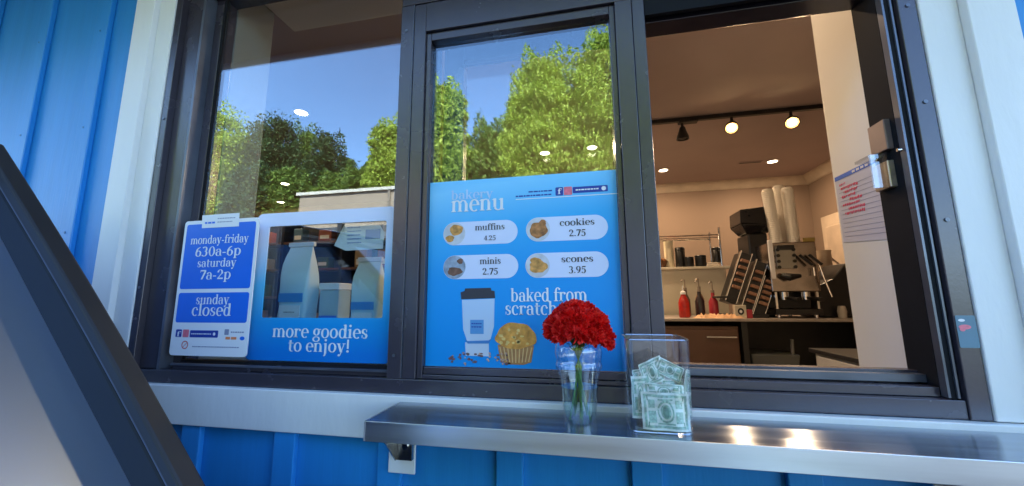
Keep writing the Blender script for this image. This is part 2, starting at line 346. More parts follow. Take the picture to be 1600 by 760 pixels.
# white trim round the window
tm = MB()
OL0, OL1 = -1.65, -1.56
tm.box(OL0, OL1, -.03, -.0006, 1.0856, 2.86); tm.box(OL1 + .0005, WX0 + .001, -.012, .05, WZ0 + .002, WZ1 + .06)
tm.box(WX1 - .001, .875, -.012, .05, WZ0 + .002, WZ1 + .06); tm.box(.8755, .965, -.03, -.0006, 1.0856, 2.86)
tm.box(OL1 + .0005, .875, -.03, -.0006, WZ1 + .0605, 2.86)
tm.build('window_trim', M['trim'], cafe, bevel=.0025)
MB().box(OL1 + .0005, .8754, -.025, -.0006, 1.086, WZ0).build('apron_trim', M['trim'], cafe, bevel=.0025)

# bronze window unit
wf = MB()
# left jamb steps
wf.box(WX0 + .001, -1.457, -.008, .1, WZ0 + .001, WZ1); wf.box(-1.4565, -1.378, .012, .1, WZ0 + .04, WZ1 - .001)
wf.box(-1.367, -1.333, .046, .1, WZ0 + .04, WZ1 - .001)
# sill
wf.box(-1.4565, .7595, -.004, .1, WZ0 + .001, 1.2375)
wf.box(-1.333, -.5605, .02, .1, 1.238, 1.2565)
# head
wf.box(-1.4565, .7595, -.003, .1, 2.60, WZ1 - .001)
wf.box(-.56, .7595, -.002, .1, 2.392, 2.5995)
wf.box(-.4765, .1445, -.0015, .1, 2.290, 2.389)
wf.box(.1795, .7595, .035, .1, 2.235, 2.389)
# mullions
wf.box(-.56, -.518, -.004, .1, 1.2378, 2.3885); wf.box(-.516, -.4765, -.001, .1, 1.2378, 2.3885)
wf.box(.0985, .1445, -.003, .1, 1.2378, 2.2895); wf.box(.146, .179, .002, .1, 1.2378, 2.389)
# right jamb
wf.box(.76, WX1 - .002, -.008, .1, WZ0 + .001, WZ1)
frame = wf.build('window_frame', M['bronze'], cafe, bevel=.0018)
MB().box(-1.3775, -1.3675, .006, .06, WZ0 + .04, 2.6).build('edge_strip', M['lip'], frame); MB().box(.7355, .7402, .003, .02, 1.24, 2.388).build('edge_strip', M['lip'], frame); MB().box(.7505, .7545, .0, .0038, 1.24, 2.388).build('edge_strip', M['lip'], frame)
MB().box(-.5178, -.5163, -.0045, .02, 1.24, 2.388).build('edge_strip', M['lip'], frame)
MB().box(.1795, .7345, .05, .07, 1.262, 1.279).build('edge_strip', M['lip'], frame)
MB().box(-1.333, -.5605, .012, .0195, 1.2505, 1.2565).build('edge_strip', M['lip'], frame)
MB().box(-1.3325, -1.322, .047, .06, 1.257, 2.599).build('gasket', M['bronze2'], frame); MB().box(-1.3215, -.5605, .035, .06, 1.2565, 1.2645).build('gasket', M['bronze2'], frame); MB().box(-.5695, -.5607, .035, .06, 1.265, 2.599).build('gasket', M['bronze2'], frame)
MB().box(.18, .735, .0005, .012, 2.2345, 2.2345 + .155).build('gasket', M['bronze2'], frame); MB().box(.735, .7403, .021, .1, 1.26, 2.388).build('gasket', M['bronze2'], frame)
MB().box(.7405, .7595, .004, .1, 1.238, 2.5995).build('jamb_channel', M['bronze2'], frame, bevel=.001)
for i, (x_, z_) in enumerate(((-1.472, 1.5), (-1.472, 2.1), (.78, 1.62), (.78, 1.9), (.78, 2.15), (-.54, 1.3), (-.54, 2.3))):
    MB().cyl((x_, -.0085 if abs(x_) > .6 else -.0045, z_), (x_, -.0105 if abs(x_) > .6 else -.0065, z_), .0045, n=12).build('screw', M['lip'], frame)
sl_ = MB(); sl_.box(.1795, .7345, .02, .0495, 1.238, 1.258); sl_.box(.1795, .7345, .0705, .1, 1.238, 1.285)
sl_.build('sliding_track_sill', M['bronze'], frame, bevel=.0015)
MB().box(-1.3215, -.5697, .05, .056, 1.2647, 2.5985).build('fixed_glass_pane', GLASS, frame)
# fixed middle sash
sa = MB(); sa.box(-.476, -.4605, .008, .1, 1.238, 2.2885); sa.box(.0835, .098, .008, .1, 1.238, 2.2885)
sa.box(-.46, .083, .008, .06, 2.262, 2.2885); sa.box(-.46, .083, .008, .06, 1.238, 1.249); sa.box(-.46, .083, .016, .06, 1.2495, 1.268)
sash = sa.build('fixed_sash', M['bronze'], cafe, bevel=.0015)
MG = .028
MB().box(-.46, .083, MG, MG + .006, 1.2685, 2.2615).build('glass_pane', GLASS, sash)
# sliding sash pushed open behind the fixed one
ss = MB(); ss.box(-.455, -.385, .105, .14, 1.29, 2.33); ss.box(.1, .17, .105, .14, 1.29, 2.33); ss.box(-.3845, .0995, .105, .14, 2.245, 2.33); ss.box(-.3845, .0995, .105, .14, 1.29, 1.36)
sls = ss.build('sliding_sash', M['bronze'], cafe, bevel=.002)
MB().box(-.3845, .0995, .12, .126, 1.3605, 2.2445).build('glass_pane', GLASS_IN, sls)
# inner sill boards (goods stand on the left one)
MB().box(-1.332, -.47, .1005, .37, 1.24, 1.275).build('inner_sill', M['drywall'], cafe, bevel=.003)
MB().box(-.469, .7995, .1005, .40, 1.151, 1.175).build('inner_sill', M['dark'], cafe, bevel=.003)
# latch on the right jamb
la = MB(); la.box(.722, .7402, .035, .09, 1.808, 1.885)
latch = la.build('latch', mat('dull_latch_metal', (.20, .15, .14, 1), .4, metal=.4, var=.2), cafe, bevel=.002)
MB().box(.722, .7402, .042, .094, 1.715, 1.782).build('latch_keeper', mat('worn_brass', (.5, .4, .3, 1), .3, metal=.7, var=.3, scale=30), latch, bevel=.002)
MB().box(.728, .7402, .05, .09, 1.7825, 1.8075).build('latch_link', M['bronze2'], latch)
MB().box(.69, .7215, .045, .05, 1.715, 1.80).box(.6895, .7215, .0505, .1, 1.793, 1.80).build('latch_plate', glass_mat('clear_acrylic', .12, (.9, .9, .88, 1)), latch)
MB().cyl((.733, .012, 1.795), (.724, .012, 1.795), .004).build('latch_screw', M['steelb'], latch, smooth=True)

# decals at the right-hand jamb
dc = thing('small_decal', 'small teal decal with a pink mark low on the right frame', 'sticker', (.765, -.0085, 1.38))
MB().flat(rrect(.762, .797, 1.345, 1.412, .003), -.0095).build('decal_sheet', mat('teal_print', srgb(80, 120, 140), .4), dc)
MB().flat(ell(.776, 1.388, .011, .005), -.0100).flat(ell(.771, 1.383, .005, .004), -.0103).build('pink_mark', M['ink_pink'], dc)
MB().flat(ell(.772, 1.402, .006, .003), -.0100).build('white_mark', M['white'], dc)

# ------------------------------------------------------------------ steel shelf
shelf = thing('steel_shelf', 'long brushed stainless steel shelf under the service window', 'shelf', (-.5, -.02, 1.185))
SH1 = 1.05
MB().box(-.5, SH1, -.19, -.0262, 1.181, 1.185).build('shelf_top', M['steel'], shelf, bevel=.0015)
MB().box(-.5, SH1, -.1935, -.1902, 1.143, 1.1856).box(-.5035, -.5002, -.1935, -.0262, 1.143, 1.1856).build('front_lip', M['steel_lip'], shelf, bevel=.001)
for X in (-.485, .70):
    br = MB(); pr = [(-.175, 1.18), (-.03, 1.18), (-.03, 1.05), (-.055, 1.05)]
    vs = [(x, y, z) for x in (X - .014, X - .011) for y, z in pr]; br.add(vs, [(0, 1, 2, 3), (7, 6, 5, 4), (0, 4, 5, 1), (1, 5, 6, 2), (2, 6, 7, 3), (3, 7, 4, 0)])
    br.box(X - .0105, X + .03, -.05, -.0365, 1.05, 1.14)
    bk = br.build('bracket', M['steelb'], shelf, bevel=.001)
    MB().cyl((X + .012, -.0505, 1.085), (X + .012, -.055, 1.085), .008).build('bolt', M['chrome'], bk, smooth=True)
    MB().box(X - .042, X + .033, -.0362, -.0305, 1.012, 1.12).build('backing_plate', M['white'], shelf, bevel=.004)

# ------------------------------------------------------------------ hours sign
GY = .0495
SY = GY - .0035
hs = thing('hours_sign', 'blue and white opening hours sign stuck on the left window', 'sign', (-1.239, GY, 1.275))
SY = .0085
HX0, HX1 = (at(290, 345, SY)[0] + at(264, 555, SY)[0]) / 2, (at(405, 342, SY)[0] + at(385, 558, SY)[0]) / 2
HZ0, HZ1 = at(330, 557, SY)[2], at(350, 343, SY)[2]
HW, HH = HX1 - HX0, HZ1 - HZ0
U = lambda u: HX0 + HW * u
V = lambda v: HZ1 - HH * v
MB().prism(rrect(HX0, HX1, HZ0, HZ1, .012), SY, SY + .003).build('panel', M['white'], hs)
MB().flat(rrect(U(.035), U(.965), V(.52), V(.028), .008), SY - .0004).build('blue_field', M['ink_blue'], hs)
MB().flat(rrect(U(.035), U(.965), V(.765), V(.548), .008), SY - .0004).build('blue_field', M['ink_blue'], hs)
for s_, v, w, xh in (('monday-friday', .182, .78, .019), ('630a-6p', .276, .62, .0225), ('saturday', .358, .52, .019), ('7a-2p', .450, .42, .0225), ('sunday', .632, .44, .021), ('closed', .715, .52, .026)):
    t_ = MB(); text(t_, s_, U(.5), V(v), HW * w, xh, SY - .0008); t_.build('lettering', M['white'], hs)
ic = MB(); ic.flat(rrect(U(.06), U(.14), V(.87), V(.815), .003), SY - .0006); ic.flat(rrect(U(.25), U(.62), V(.87), V(.82), .003), SY - .0006); ic.build('icon_bar', M['ink_deep'], hs)
MB().flat(rrect(U(.155), U(.235), V(.87), V(.815), .003), SY - .0006).build('icon_square', M['ink_pink'], hs)
q = MB(); text(q, 'f', U(.1), V(.865), HW * .05, .011, SY - .0009); tiny(q, U(.27), U(.53), V(.845), .003, SY - .0009, 3); q.flat(ell(U(.57), V(.845), .005, .005), SY - .0009); q.build('icon_lettering', M['white'], hs)
q = MB(); tiny(q, U(.78), U(.96), V(.83), .004, SY - .0006, 4); q.flat(rrect(U(.7), U(.755), V(.85), V(.81), .002), SY - .0006); q.flat(rrect(U(.711), U(.744), V(.842), V(.818), .001), SY - .0008)
tiny(q, U(.3), U(.9), V(.935), .0032, SY - .0006, 9); q.build('small_print', M['ink_grey'], hs)
q = MB(); tiny(q, U(.72), U(.88), V(.872), .008, SY - .0006, 12); q.build('orange_print', M['ink_orange'], hs)
MB().flat(ell(U(.93), V(.872), .009, .006), SY - .0006).build('blue_dot', M['ink_blue'], hs)
rg = MB(); c_ = ell(U(.2), V(.925), .013, .013); d_ = ell(U(.2), V(.925), .010, .010)
rg.ribbon(c_ + c_[:1], d_ + d_[:1], SY - .0006); rg.flat([(U(.17), V(.945) + .001), (U(.175), V(.945)), (U(.235), V(.905)), (U(.23), V(.905) + .001)], SY - .0007)
rg.build('red_ring', mat('red_ring_print', srgb(215, 90, 80), .4), hs)
st_ = thing('paper_sticker', 'small white sticker over the top edge of the hours sign', 'sticker', (-1.25, SY, 1.73))
S4 = lambda px, py: (at(px, py, SY)[0], at(px, py, SY)[2])
q = MB(); q.flat([S4(316, 357), S4(374, 354), S4(375, 333), S4(317, 337)], SY - .0014); q.build('label_sheet', M['paper'], st_)
q = MB(); a = S4(321, 349); tiny(q, a[0], a[0] + .045, a[1], .006, SY - .0018, 3); q.build('blue_print', M['ink_blue'], st_)
q = MB(); a = S4(341, 342); tiny(q, a[0], a[0] + .07, a[1], .003, SY - .0018, 5); tiny(q, a[0], a[0] + .06, a[1] - .012, .003, SY - .0018, 6); q.build('grey_print', M['ink_grey'], st_)

# ------------------------------------------------------------------ "more goodies" window frame sign
SY = GY - .0035
gs = thing('goodies_sign', 'blue sign with a cut-out window reading more goodies to enjoy', 'sign', (-.84, GY, 1.27))
GX0, GX1, GZ0, GZ1 = -1.087, -.577, 1.268, 1.742
def W1(px, py): a = at(px, py, SY); return a[0], a[2]
CX0, CX1 = -1.037, W1(600, 440)[0]; CZ0, CZ1 = W1(505, 497)[1], W1(505, 350)[1]
outer = rrect(GX0, GX1, GZ0, GZ1, .022); inner = rrect(CX0, CX1, CZ0, CZ1, .006)
fr_ = MB(); n = len(outer); fr_.v = [(x, SY, z) for x, z in outer] + [(x, SY, z) for x, z in inner] + [(x, GY - .0002, z) for x, z in outer] + [(x, GY - .0002, z) for x, z in inner]
for k in range(n):
    j = (k + 1) % n; fr_.f += [(k, j, j + n, k + n), (k, k + 2 * n, j + 2 * n, j), (k + n, j + n, j + 3 * n, k + 3 * n)]
GRAD = gradient_mat('goodies_print', 1.29, 1.72, [(0, srgb(16, 118, 205)), (.22, srgb(22, 145, 215)), (.5, srgb(85, 185, 232)), (.8, srgb(205, 222, 245)), (1, srgb(218, 224, 245))])
fr_.build('panel', GRAD, gs)
for s_, x0, x1, py, xh in (('more goodies', 425, 575, 528, .027), ('to enjoy!', 449, 547, 550, .026)):
    a, b = W1(x0, py), W1(x1, py); t_ = MB(); text(t_, s_, (a[0] + b[0]) / 2, W1(500, py)[1], b[0] - a[0], xh, SY - .0005); t_.build('lettering', M['white'], gs)

# ------------------------------------------------------------------ bakery menu poster
PY = MG - .0006
pm = thing('menu_poster', 'blue bakery menu poster with prices on the middle window', 'poster', (-.18, PY, 1.27))
def W2(px, py): a = at(px, py, PY); return a[0], a[2]
PX0, PX1, PZ0, PZ1 = -.4595, .0825, 1.2695, 1.802
PGR = gradient_mat('menu_print', PZ0, PZ1, [(0, srgb(14, 140, 214)), (.45, srgb(24, 150, 222)), (.68, srgb(55, 170, 230)), (.92, srgb(130, 205, 245)), (1.0, srgb(115, 198, 245))], PX0, PX1, .12)
MB().box(PX0, PX1, PY - .001, PY, PZ0, PZ1).build('panel', PGR, pm)
Y1, Y2, Y3, Y4 = PY - .0014, PY - .0018, PY - .0022, PY - .0026
def wtext(s_, x0, x1, py, xh, m, y=None, bold=1):
    a, b = W2(x0, py), W2(x1, py); t_ = MB(); text(t_, s_, (a[0] + b[0]) / 2, W2((x0 + x1) / 2, py)[1], b[0] - a[0], xh, y or Y3); t_.build('lettering', m, pm)
wtext('bakery', 705, 771, 311, .019, mat('pale_print', srgb(190, 215, 245), .4)); wtext('menu', 705, 789, 330, .034, M['white'])
foods = []
MUF = mat('muffin_print', srgb(200, 140, 70), .5, var=.55, scale=60); MUF2 = mat('cookie_print', srgb(170, 110, 60), .5, var=.55, scale=75)
PLATE = mat('plate_print', srgb(200, 200, 205), .5, var=.15, scale=30); DARKF = mat('dark_food_print', srgb(110, 75, 60), .5, var=.5, scale=60)
for nm, x0, x1, py, pr, seed in (('muffins', 693, 809, 364, '4.25', 1), ('cookies', 822, 950, 357, '2.75', 2), ('minis', 693, 810, 417, '2.75', 3), ('scones', 821, 951, 414, '3.95', 4)):
    a, b = W2(x0, py), W2(x1, py); cz = (a[1] + W2((x0 + x1) / 2, py)[1]) / 2 + .0; hh = .034
    cz = W2((x0 + x1) / 2, py)[1]
    MB().flat(rrect(a[0], b[0], cz - hh, cz + hh, hh, 10), Y1).build('price_pill', mat('pill_print', srgb(212, 218, 240), .4, var=.03), pm)
    cx = a[0] + hh; pc = MB().flat(ell(cx, cz, hh * .98, hh * .98), Y2).build('food_picture', PLATE if seed != 3 else mat('slate_plate_print', srgb(150, 160, 175), .5, var=.4, scale=40), pm)
    fm = {1: MUF, 2: MUF2, 3: DARKF, 4: MUF}[seed]
    if seed == 1: MB().flat(ell(cx + .006, cz + .011, .020, .016, 28, .05, 1), Y3).flat(ell(cx - .013, cz - .014, .013, .010, 28, .06, 2), Y3).build('food', fm, pc)
    elif seed == 2: MB().flat(ell(cx + .001, cz - .002, .025, .022, 28, .05, 3), Y3).flat(ell(cx + .013, cz + .018, .010, .009, 20, .05, 5), Y4).build('food', fm, pc)
    elif seed == 3: MB().flat(ell(cx + .001, cz - .012, .022, .012, 28, .08, 3), Y3).flat(ell(cx + .017, cz + .017, .009, .008, 20, .08, 6), Y3).build('food', fm, pc)
    else: MB().flat(ell(cx + .002, cz - .003, .025, .018, 28, .06, 7), Y3).flat(ell(cx - .006, cz + .014, .015, .008, 20, .06, 8), Y4).build('food', fm, pc)
    tcx = (a[0] + hh * 2 + b[0]) / 2 - .004; W_ = (b[0] - a[0])
    t_ = MB(); text(t_, nm, tcx, cz + .007, {1: .088, 2: .095, 3: .062, 4: .086}[seed], .0125, Y3); t_.build('lettering', M['ink_dark'], pm)
    t_ = MB(); text(t_, pr, tcx, cz - .023, .046 if seed > 1 else .036, .0135 if seed > 1 else .010, Y3); t_.build('lettering', M['ink_dark'], pm)
wtext('baked from', 798, 918, 471, .0245, M['white']); wtext('scratch', 789, 872, 492, .0245, M['white'])
# social line at top right
a, b = W2(806, 312), W2(966, 303); zl = (a[1] + b[1]) / 2
MB().flat([(a[0], zl - .001), (b[0], zl - .001), (b[0], zl + .001), (a[0], zl + .001)], Y1).build('rule', M['white'], pm)
q = MB(); tiny(q, W2(826, 303)[0], W2(864, 303)[0], zl + .020, .004, Y1, 2); tiny(q, W2(806, 303)[0], W2(864, 303)[0], zl + .009, .004, Y1, 8); q.build('small_print', M['ink_deep'], pm)
f0, f1, i0, i1, b0, b1 = [W2(x, 300)[0] for x in (868, 880, 881, 894, 895, 950)]
q = MB(); q.flat(rrect(f0, f1, zl + .004, zl + .028, .003), Y1); q.flat(rrect(b0, b1, zl + .008, zl + .026, .003), Y1); q.build('icon_bar', M['ink_deep'], pm)
MB().flat(rrect(i0, i1, zl + .004, zl + .028, .003), Y1).build('icon_square', M['ink_pink'], pm)
q = MB(); text(q, 'f', (f0 + f1) / 2, zl + .008, .010, .011, Y3); tiny(q, b0 + .008, b1 - .025, zl + .017, .0035, Y2, 7); q.flat(ell(b1 - .011, zl + .017, .006, .006), Y2); q.build('icon_lettering', M['white'], pm)
# printed coffee cup
c0 = lambda px, py: W2(px, py)
lid = MB().flat([c0(721, 468), c0(774, 466), c0(773, 455), c0(768, 454), c0(767, 450), c0(727, 451), c0(726, 455), c0(720, 457)], Y2)
cupm = gradient_mat('cup_print', PZ0, PZ1, [(.0, srgb(200, 205, 215)), (.30, srgb(185, 205, 228)), (1, srgb(215, 225, 238))])
cp = MB().flat([c0(722, 469), c0(724, 515), c0(730, 533), c0(766, 533), c0(772, 510), c0(773, 467)], Y1).flat([c0(727, 535), c0(728, 556), c0(764, 557), c0(764, 535)], Y1).build('printed_cup', cupm, pm)
lid.build('cup_lid', M['ink_dark'], cp)
MB().flat([c0(726, 529), c0(731, 537), c0(764, 537), c0(769, 528), c0(764, 532), c0(731, 533)], Y2 - .0001).build('cup_band', mat('cup_band_print', srgb(70, 130, 190), .4), cp)
MB().flat([c0(735, 522), c0(756, 522), c0(756, 500), c0(735, 500)], Y2).build('cup_logo', mat('cup_logo_print', srgb(90, 150, 200), .4, var=.1), cp)
q = MB(); a = c0(737, 511); b = c0(754, 511); tiny(q, a[0], b[0], a[1], .003, Y3, 3); tiny(q, a[0], b[0], a[1] + .009, .003, Y3, 4); q.build('cup_logo_print', M['ink_deep'], cp)
a = c0(806, 550); b_ = c0(806, 523)
WRAP = mat('muffin_wrapper_print', srgb(175, 120, 70), .5, var=.3, scale=50)
pmf = MB().flat([(a[0] - .050, a[1] + .018), (a[0] - .042, a[1] - .026), (a[0] - .022, a[1] - .033), (a[0] + .022, a[1] - .033), (a[0] + .042, a[1] - .026), (a[0] + .050, a[1] + .018)], Y2).build('printed_muffin', WRAP, pm)
q = MB()
for i in range(9):
    u_ = (i - 4) / 4.4; q.flat([(a[0] + u_ * .038 - .0015, a[1] - .029 + .004 * abs(u_)), (a[0] + u_ * .038 + .0015, a[1] - .029 + .004 * abs(u_)), (a[0] + u_ * .048 + .0015, a[1] + .012), (a[0] + u_ * .048 - .0015, a[1] + .012)], Y3)
q.build('wrapper_fold', mat('wrapper_fold_print', srgb(225, 180, 120), .5, var=.2), pmf)
MB().flat(ell(b_[0], b_[1] - .004, .056, .035, 44, .045, 11), Y4).build('muffin_top', mat('muffin_top_print', srgb(225, 150, 65), .5, var=.45, scale=48), pmf)
q = MB(); R_ = random.Random(9)
for i in range(16): q.flat(ell(b_[0] + R_.uniform(-.042, .042), b_[1] + R_.uniform(-.026, .022), R_.uniform(.003, .007), R_.uniform(.002, .005), 9, .12, i), Y4 - .0003)
q.build('muffin_crumble', mat('crumble_print', srgb(245, 195, 115), .5, var=.25, scale=60), pmf)
q = MB(); R_ = random.Random(4)
for i in range(26):
    t = R_.random(); p = c0(702 + 100 * t, R_.uniform(556, 572) - 6 * sin(t * 3)); q.flat(ell(p[0], p[1], R_.uniform(.003, .006), R_.uniform(.002, .004), 10, .1, i), Y2 - .00005 * (i % 8))
q.build('printed_beans', mat('bean_print', srgb(110, 80, 85), .5, var=.5, scale=90), pm)
q = MB()
for i in range(22):
    t = R_.random(); p = c0(705 + 90 * t, R_.uniform(551, 570)); q.flat(ell(p[0], p[1], R_.uniform(.002, .004), R_.uniform(.0015, .003), 8, .1, i), Y3 - .00005 * (i % 8))
q.build('printed_crumbs', mat('crumb_print', srgb(190, 150, 130), .5, var=.5, scale=90), pm)

# ------------------------------------------------------------------ flowers in a clear cup
CXc, CYc = -.030, -.105
vase = thing('plastic_cup', 'clear plastic cup with a domed lid and water holding red carnations', 'cup', (CXc, CYc, 1.185))
CUPM = glass_mat('clear_cup', .09, (.93, .95, .97, 1), rough=.05)
MB().lathe((CXc, CYc, 1.1852), [(.033, 0), (.0345, .002), (.039, .05), (.046, .105), (.0495, .118)], 36, cap=False).lathe((CXc, CYc, 1.1855), [(.0001, .002), (.0305, .0015)], 36, cap=False).build('cup_wall', CUPM, vase, smooth=True)
MB().lathe((CXc, CYc, 1.1852), [(.0505, .112), (.0525, .116), (.0525, .123), (.0505, .126), (.0505, .132), (.054, .148), (.051, .166), (.040, .180), (.034, .184)], 36, cap=False).build('domed_lid', CUPM, vase, smooth=True)
MB().lathe((CXc, CYc, 1.1852), [(.0320, .003), (.0375, .048), (.0405, .074), (.0001, .0742)], 32, cap=False).build('water', glass_mat('water', .06, (.82, .9, .86, 1)), vase, smooth=True)
heads = [(-.052, -.022, .000), (-.022, -.034, .016), (.016, -.034, .016), (.046, -.020, .012), (-.033, .016, .026), (.024, .018, .028), (-.004, -.005, .036), (.060, -.016, -.022), (-.055, .008, .002), (-.030, -.038, -.010), (.004, -.046, -.006), (.034, -.036, -.012)]
for i, (hx, hy, hz) in enumerate(heads):
    lab = ['leftmost low red carnation of the bunch', 'red carnation left of centre at the front', 'red carnation right of centre at the front', 'red carnation at the right shoulder of the bunch', 'red carnation at the back left', 'red carnation at the back right', 'topmost central red carnation', 'red carnation drooping lowest over the cup rim on the right', 'red carnation at the far left behind the lowest one', 'red carnation low at the front left, resting on the lid', 'frontmost red carnation low in the centre of the bunch', 'red carnation low at the front right, resting on the lid'][i]
    c = Vector((CXc + hx * .90 + .000, CYc + hy, 1.388 + hz)); fl_ = thing('carnation', lab, 'flower', tuple(c), 'carnations in the cup')
    pet = MB(); R_ = random.Random(50 + i)
    up = Vector((hx * 1.2, hy * 1.2, .06)).normalized(); q0 = up.to_track_quat('Z', 'Y')
    for j in range(150):
        th = R_.uniform(0, 6.28); ph = math.acos(1 - R_.random() * 1.15); rr = .034 * R_.uniform(.72, 1.08)
        d = Vector((sin(ph) * cos(th), sin(ph) * sin(th), cos(ph) * .85)); tan = d.cross(Vector((R_.uniform(-1, 1), R_.uniform(-1, 1), R_.uniform(-1, 1)))).normalized(); bt = d.cross(tan)
        w = R_.uniform(.0055, .0095); nseg = 5; vs = []
        for s2 in range(nseg + 1):
            e = (s2 / nseg - .5) * 2; zig = (.0016 if s2 % 2 else -.0016)
            tip = d * (rr * (1 - .12 * e * e) + zig) + tan * e * w + bt * (.0018 * sin(e * 5 + j))
            bas = d * rr * .55 + tan * e * w * .35
            vs += [q0 @ bas + c, q0 @ tip + c]
        pet.add([tuple(v) for v in vs], [(2 * s2, 2 * s2 + 2, 2 * s2 + 3, 2 * s2 + 1) for s2 in range(nseg)])
    pet.lathe(tuple(c), [(.004, -.014), (.015, -.008), (.019, .003), (.014, .014), (.002, .018)], 12, M=q0.to_matrix())
    pet.build('petals', M['red'], fl_)
    bx_, by_ = CXc + R_.uniform(-.026, .026), CYc + R_.uniform(-.022, .022)
    neck = Vector((CXc + hx * .25, CYc + hy * .3, 1.355)); bs = c - (q0 @ Vector((0, 0, .018)))
    MB().tube([tuple(c - (q0 @ Vector((0, 0, .008)))), tuple(bs), tuple(neck), (CXc - hx * .1, CYc - hy * .1, 1.30), (bx_, by_, 1.192)], [.005, .0045, .0022, .002, .002], 7).build('stem', M['stem'], fl_, smooth=True)
    if i in (1, 2, 3, 6, 7, 9, 10, 11):
        lf = MB()
        for s2 in range(3):
            a_ = R_.uniform(0, 6.28); p0 = neck + Vector((0, 0, -.01 * s2)); dd = Vector((cos(a_), sin(a_), R_.uniform(.3, 1.2))).normalized(); sd_ = dd.cross(Vector((0, 0, 1))).normalized() * .003
            lf.add([tuple(p0), tuple(p0 + dd * .015 + sd_), tuple(p0 + dd * .035), tuple(p0 + dd * .015 - sd_)], [(0, 1, 2, 3)])
        lf.build('leaf', M['stem'], fl_)

# ------------------------------------------------------------------ tip box with bills
BXc, BYc, HWb, HDb, BH = .132, -.105, .060, .058, .182
tb = thing('tip_box', 'clear acrylic tip box full of folded dollar bills', 'tip box', (BXc, BYc, 1.185))
def rring(hw, hd, r, z, n=7): return [(BXc + x, BYc + y, z) for x, y in rrect(-hw, hw, -hd, hd, r, n)]
ACR = glass_mat('acrylic', .05, (.965, .975, .98, 1)); RIM = glass_mat('acrylic_edge', .35, (.8, .85, .9, 1), rough=.1)
bm_ = MB(); z0, z1 = 1.1855, 1.1855 + BH
for hw, rev in ((HWb, 0), (HWb - .0025, 1)):
    a_ = rring(hw, hw - .002, .018 if not rev else .016, z0 + (.003 if rev else 0)); b_ = rring(hw + .004, hw + .002, .018 if not rev else .016, z1); n = len(a_)
    bm_.add(a_ + b_, [((k, (k + 1) % n, (k + 1) % n + n, k + n) if not rev else (k + n, (k + 1) % n + n, (k + 1) % n, k)) for k in range(n)])
bm_.build('box_wall', ACR, tb, smooth=True)
n = len(rring(1, 1, .01, 0))
for zz, hw in ((z1, HWb + .004), (z0 + .002, HWb)):
    pts = rring(hw - .0012, hw - .0032, .017, zz); MB().tube(pts + pts[:1], .0018, 6).build('box_rim', RIM, tb, smooth=True)
MB().add(rring(HWb - .001, HWb - .003, .017, z0 + .001), [tuple(range(n))]).build('box_base', ACR, tb)
BILL = mat('bill_paper', srgb(222, 230, 220), .7, var=.1, scale=25, bump=.2, bscale=60); BINK = mat('bill_ink', srgb(150, 183, 165), .7, var=.35, scale=220); BDK = mat('bill_dark_ink', srgb(110, 150, 132), .7, var=.3, scale=150)
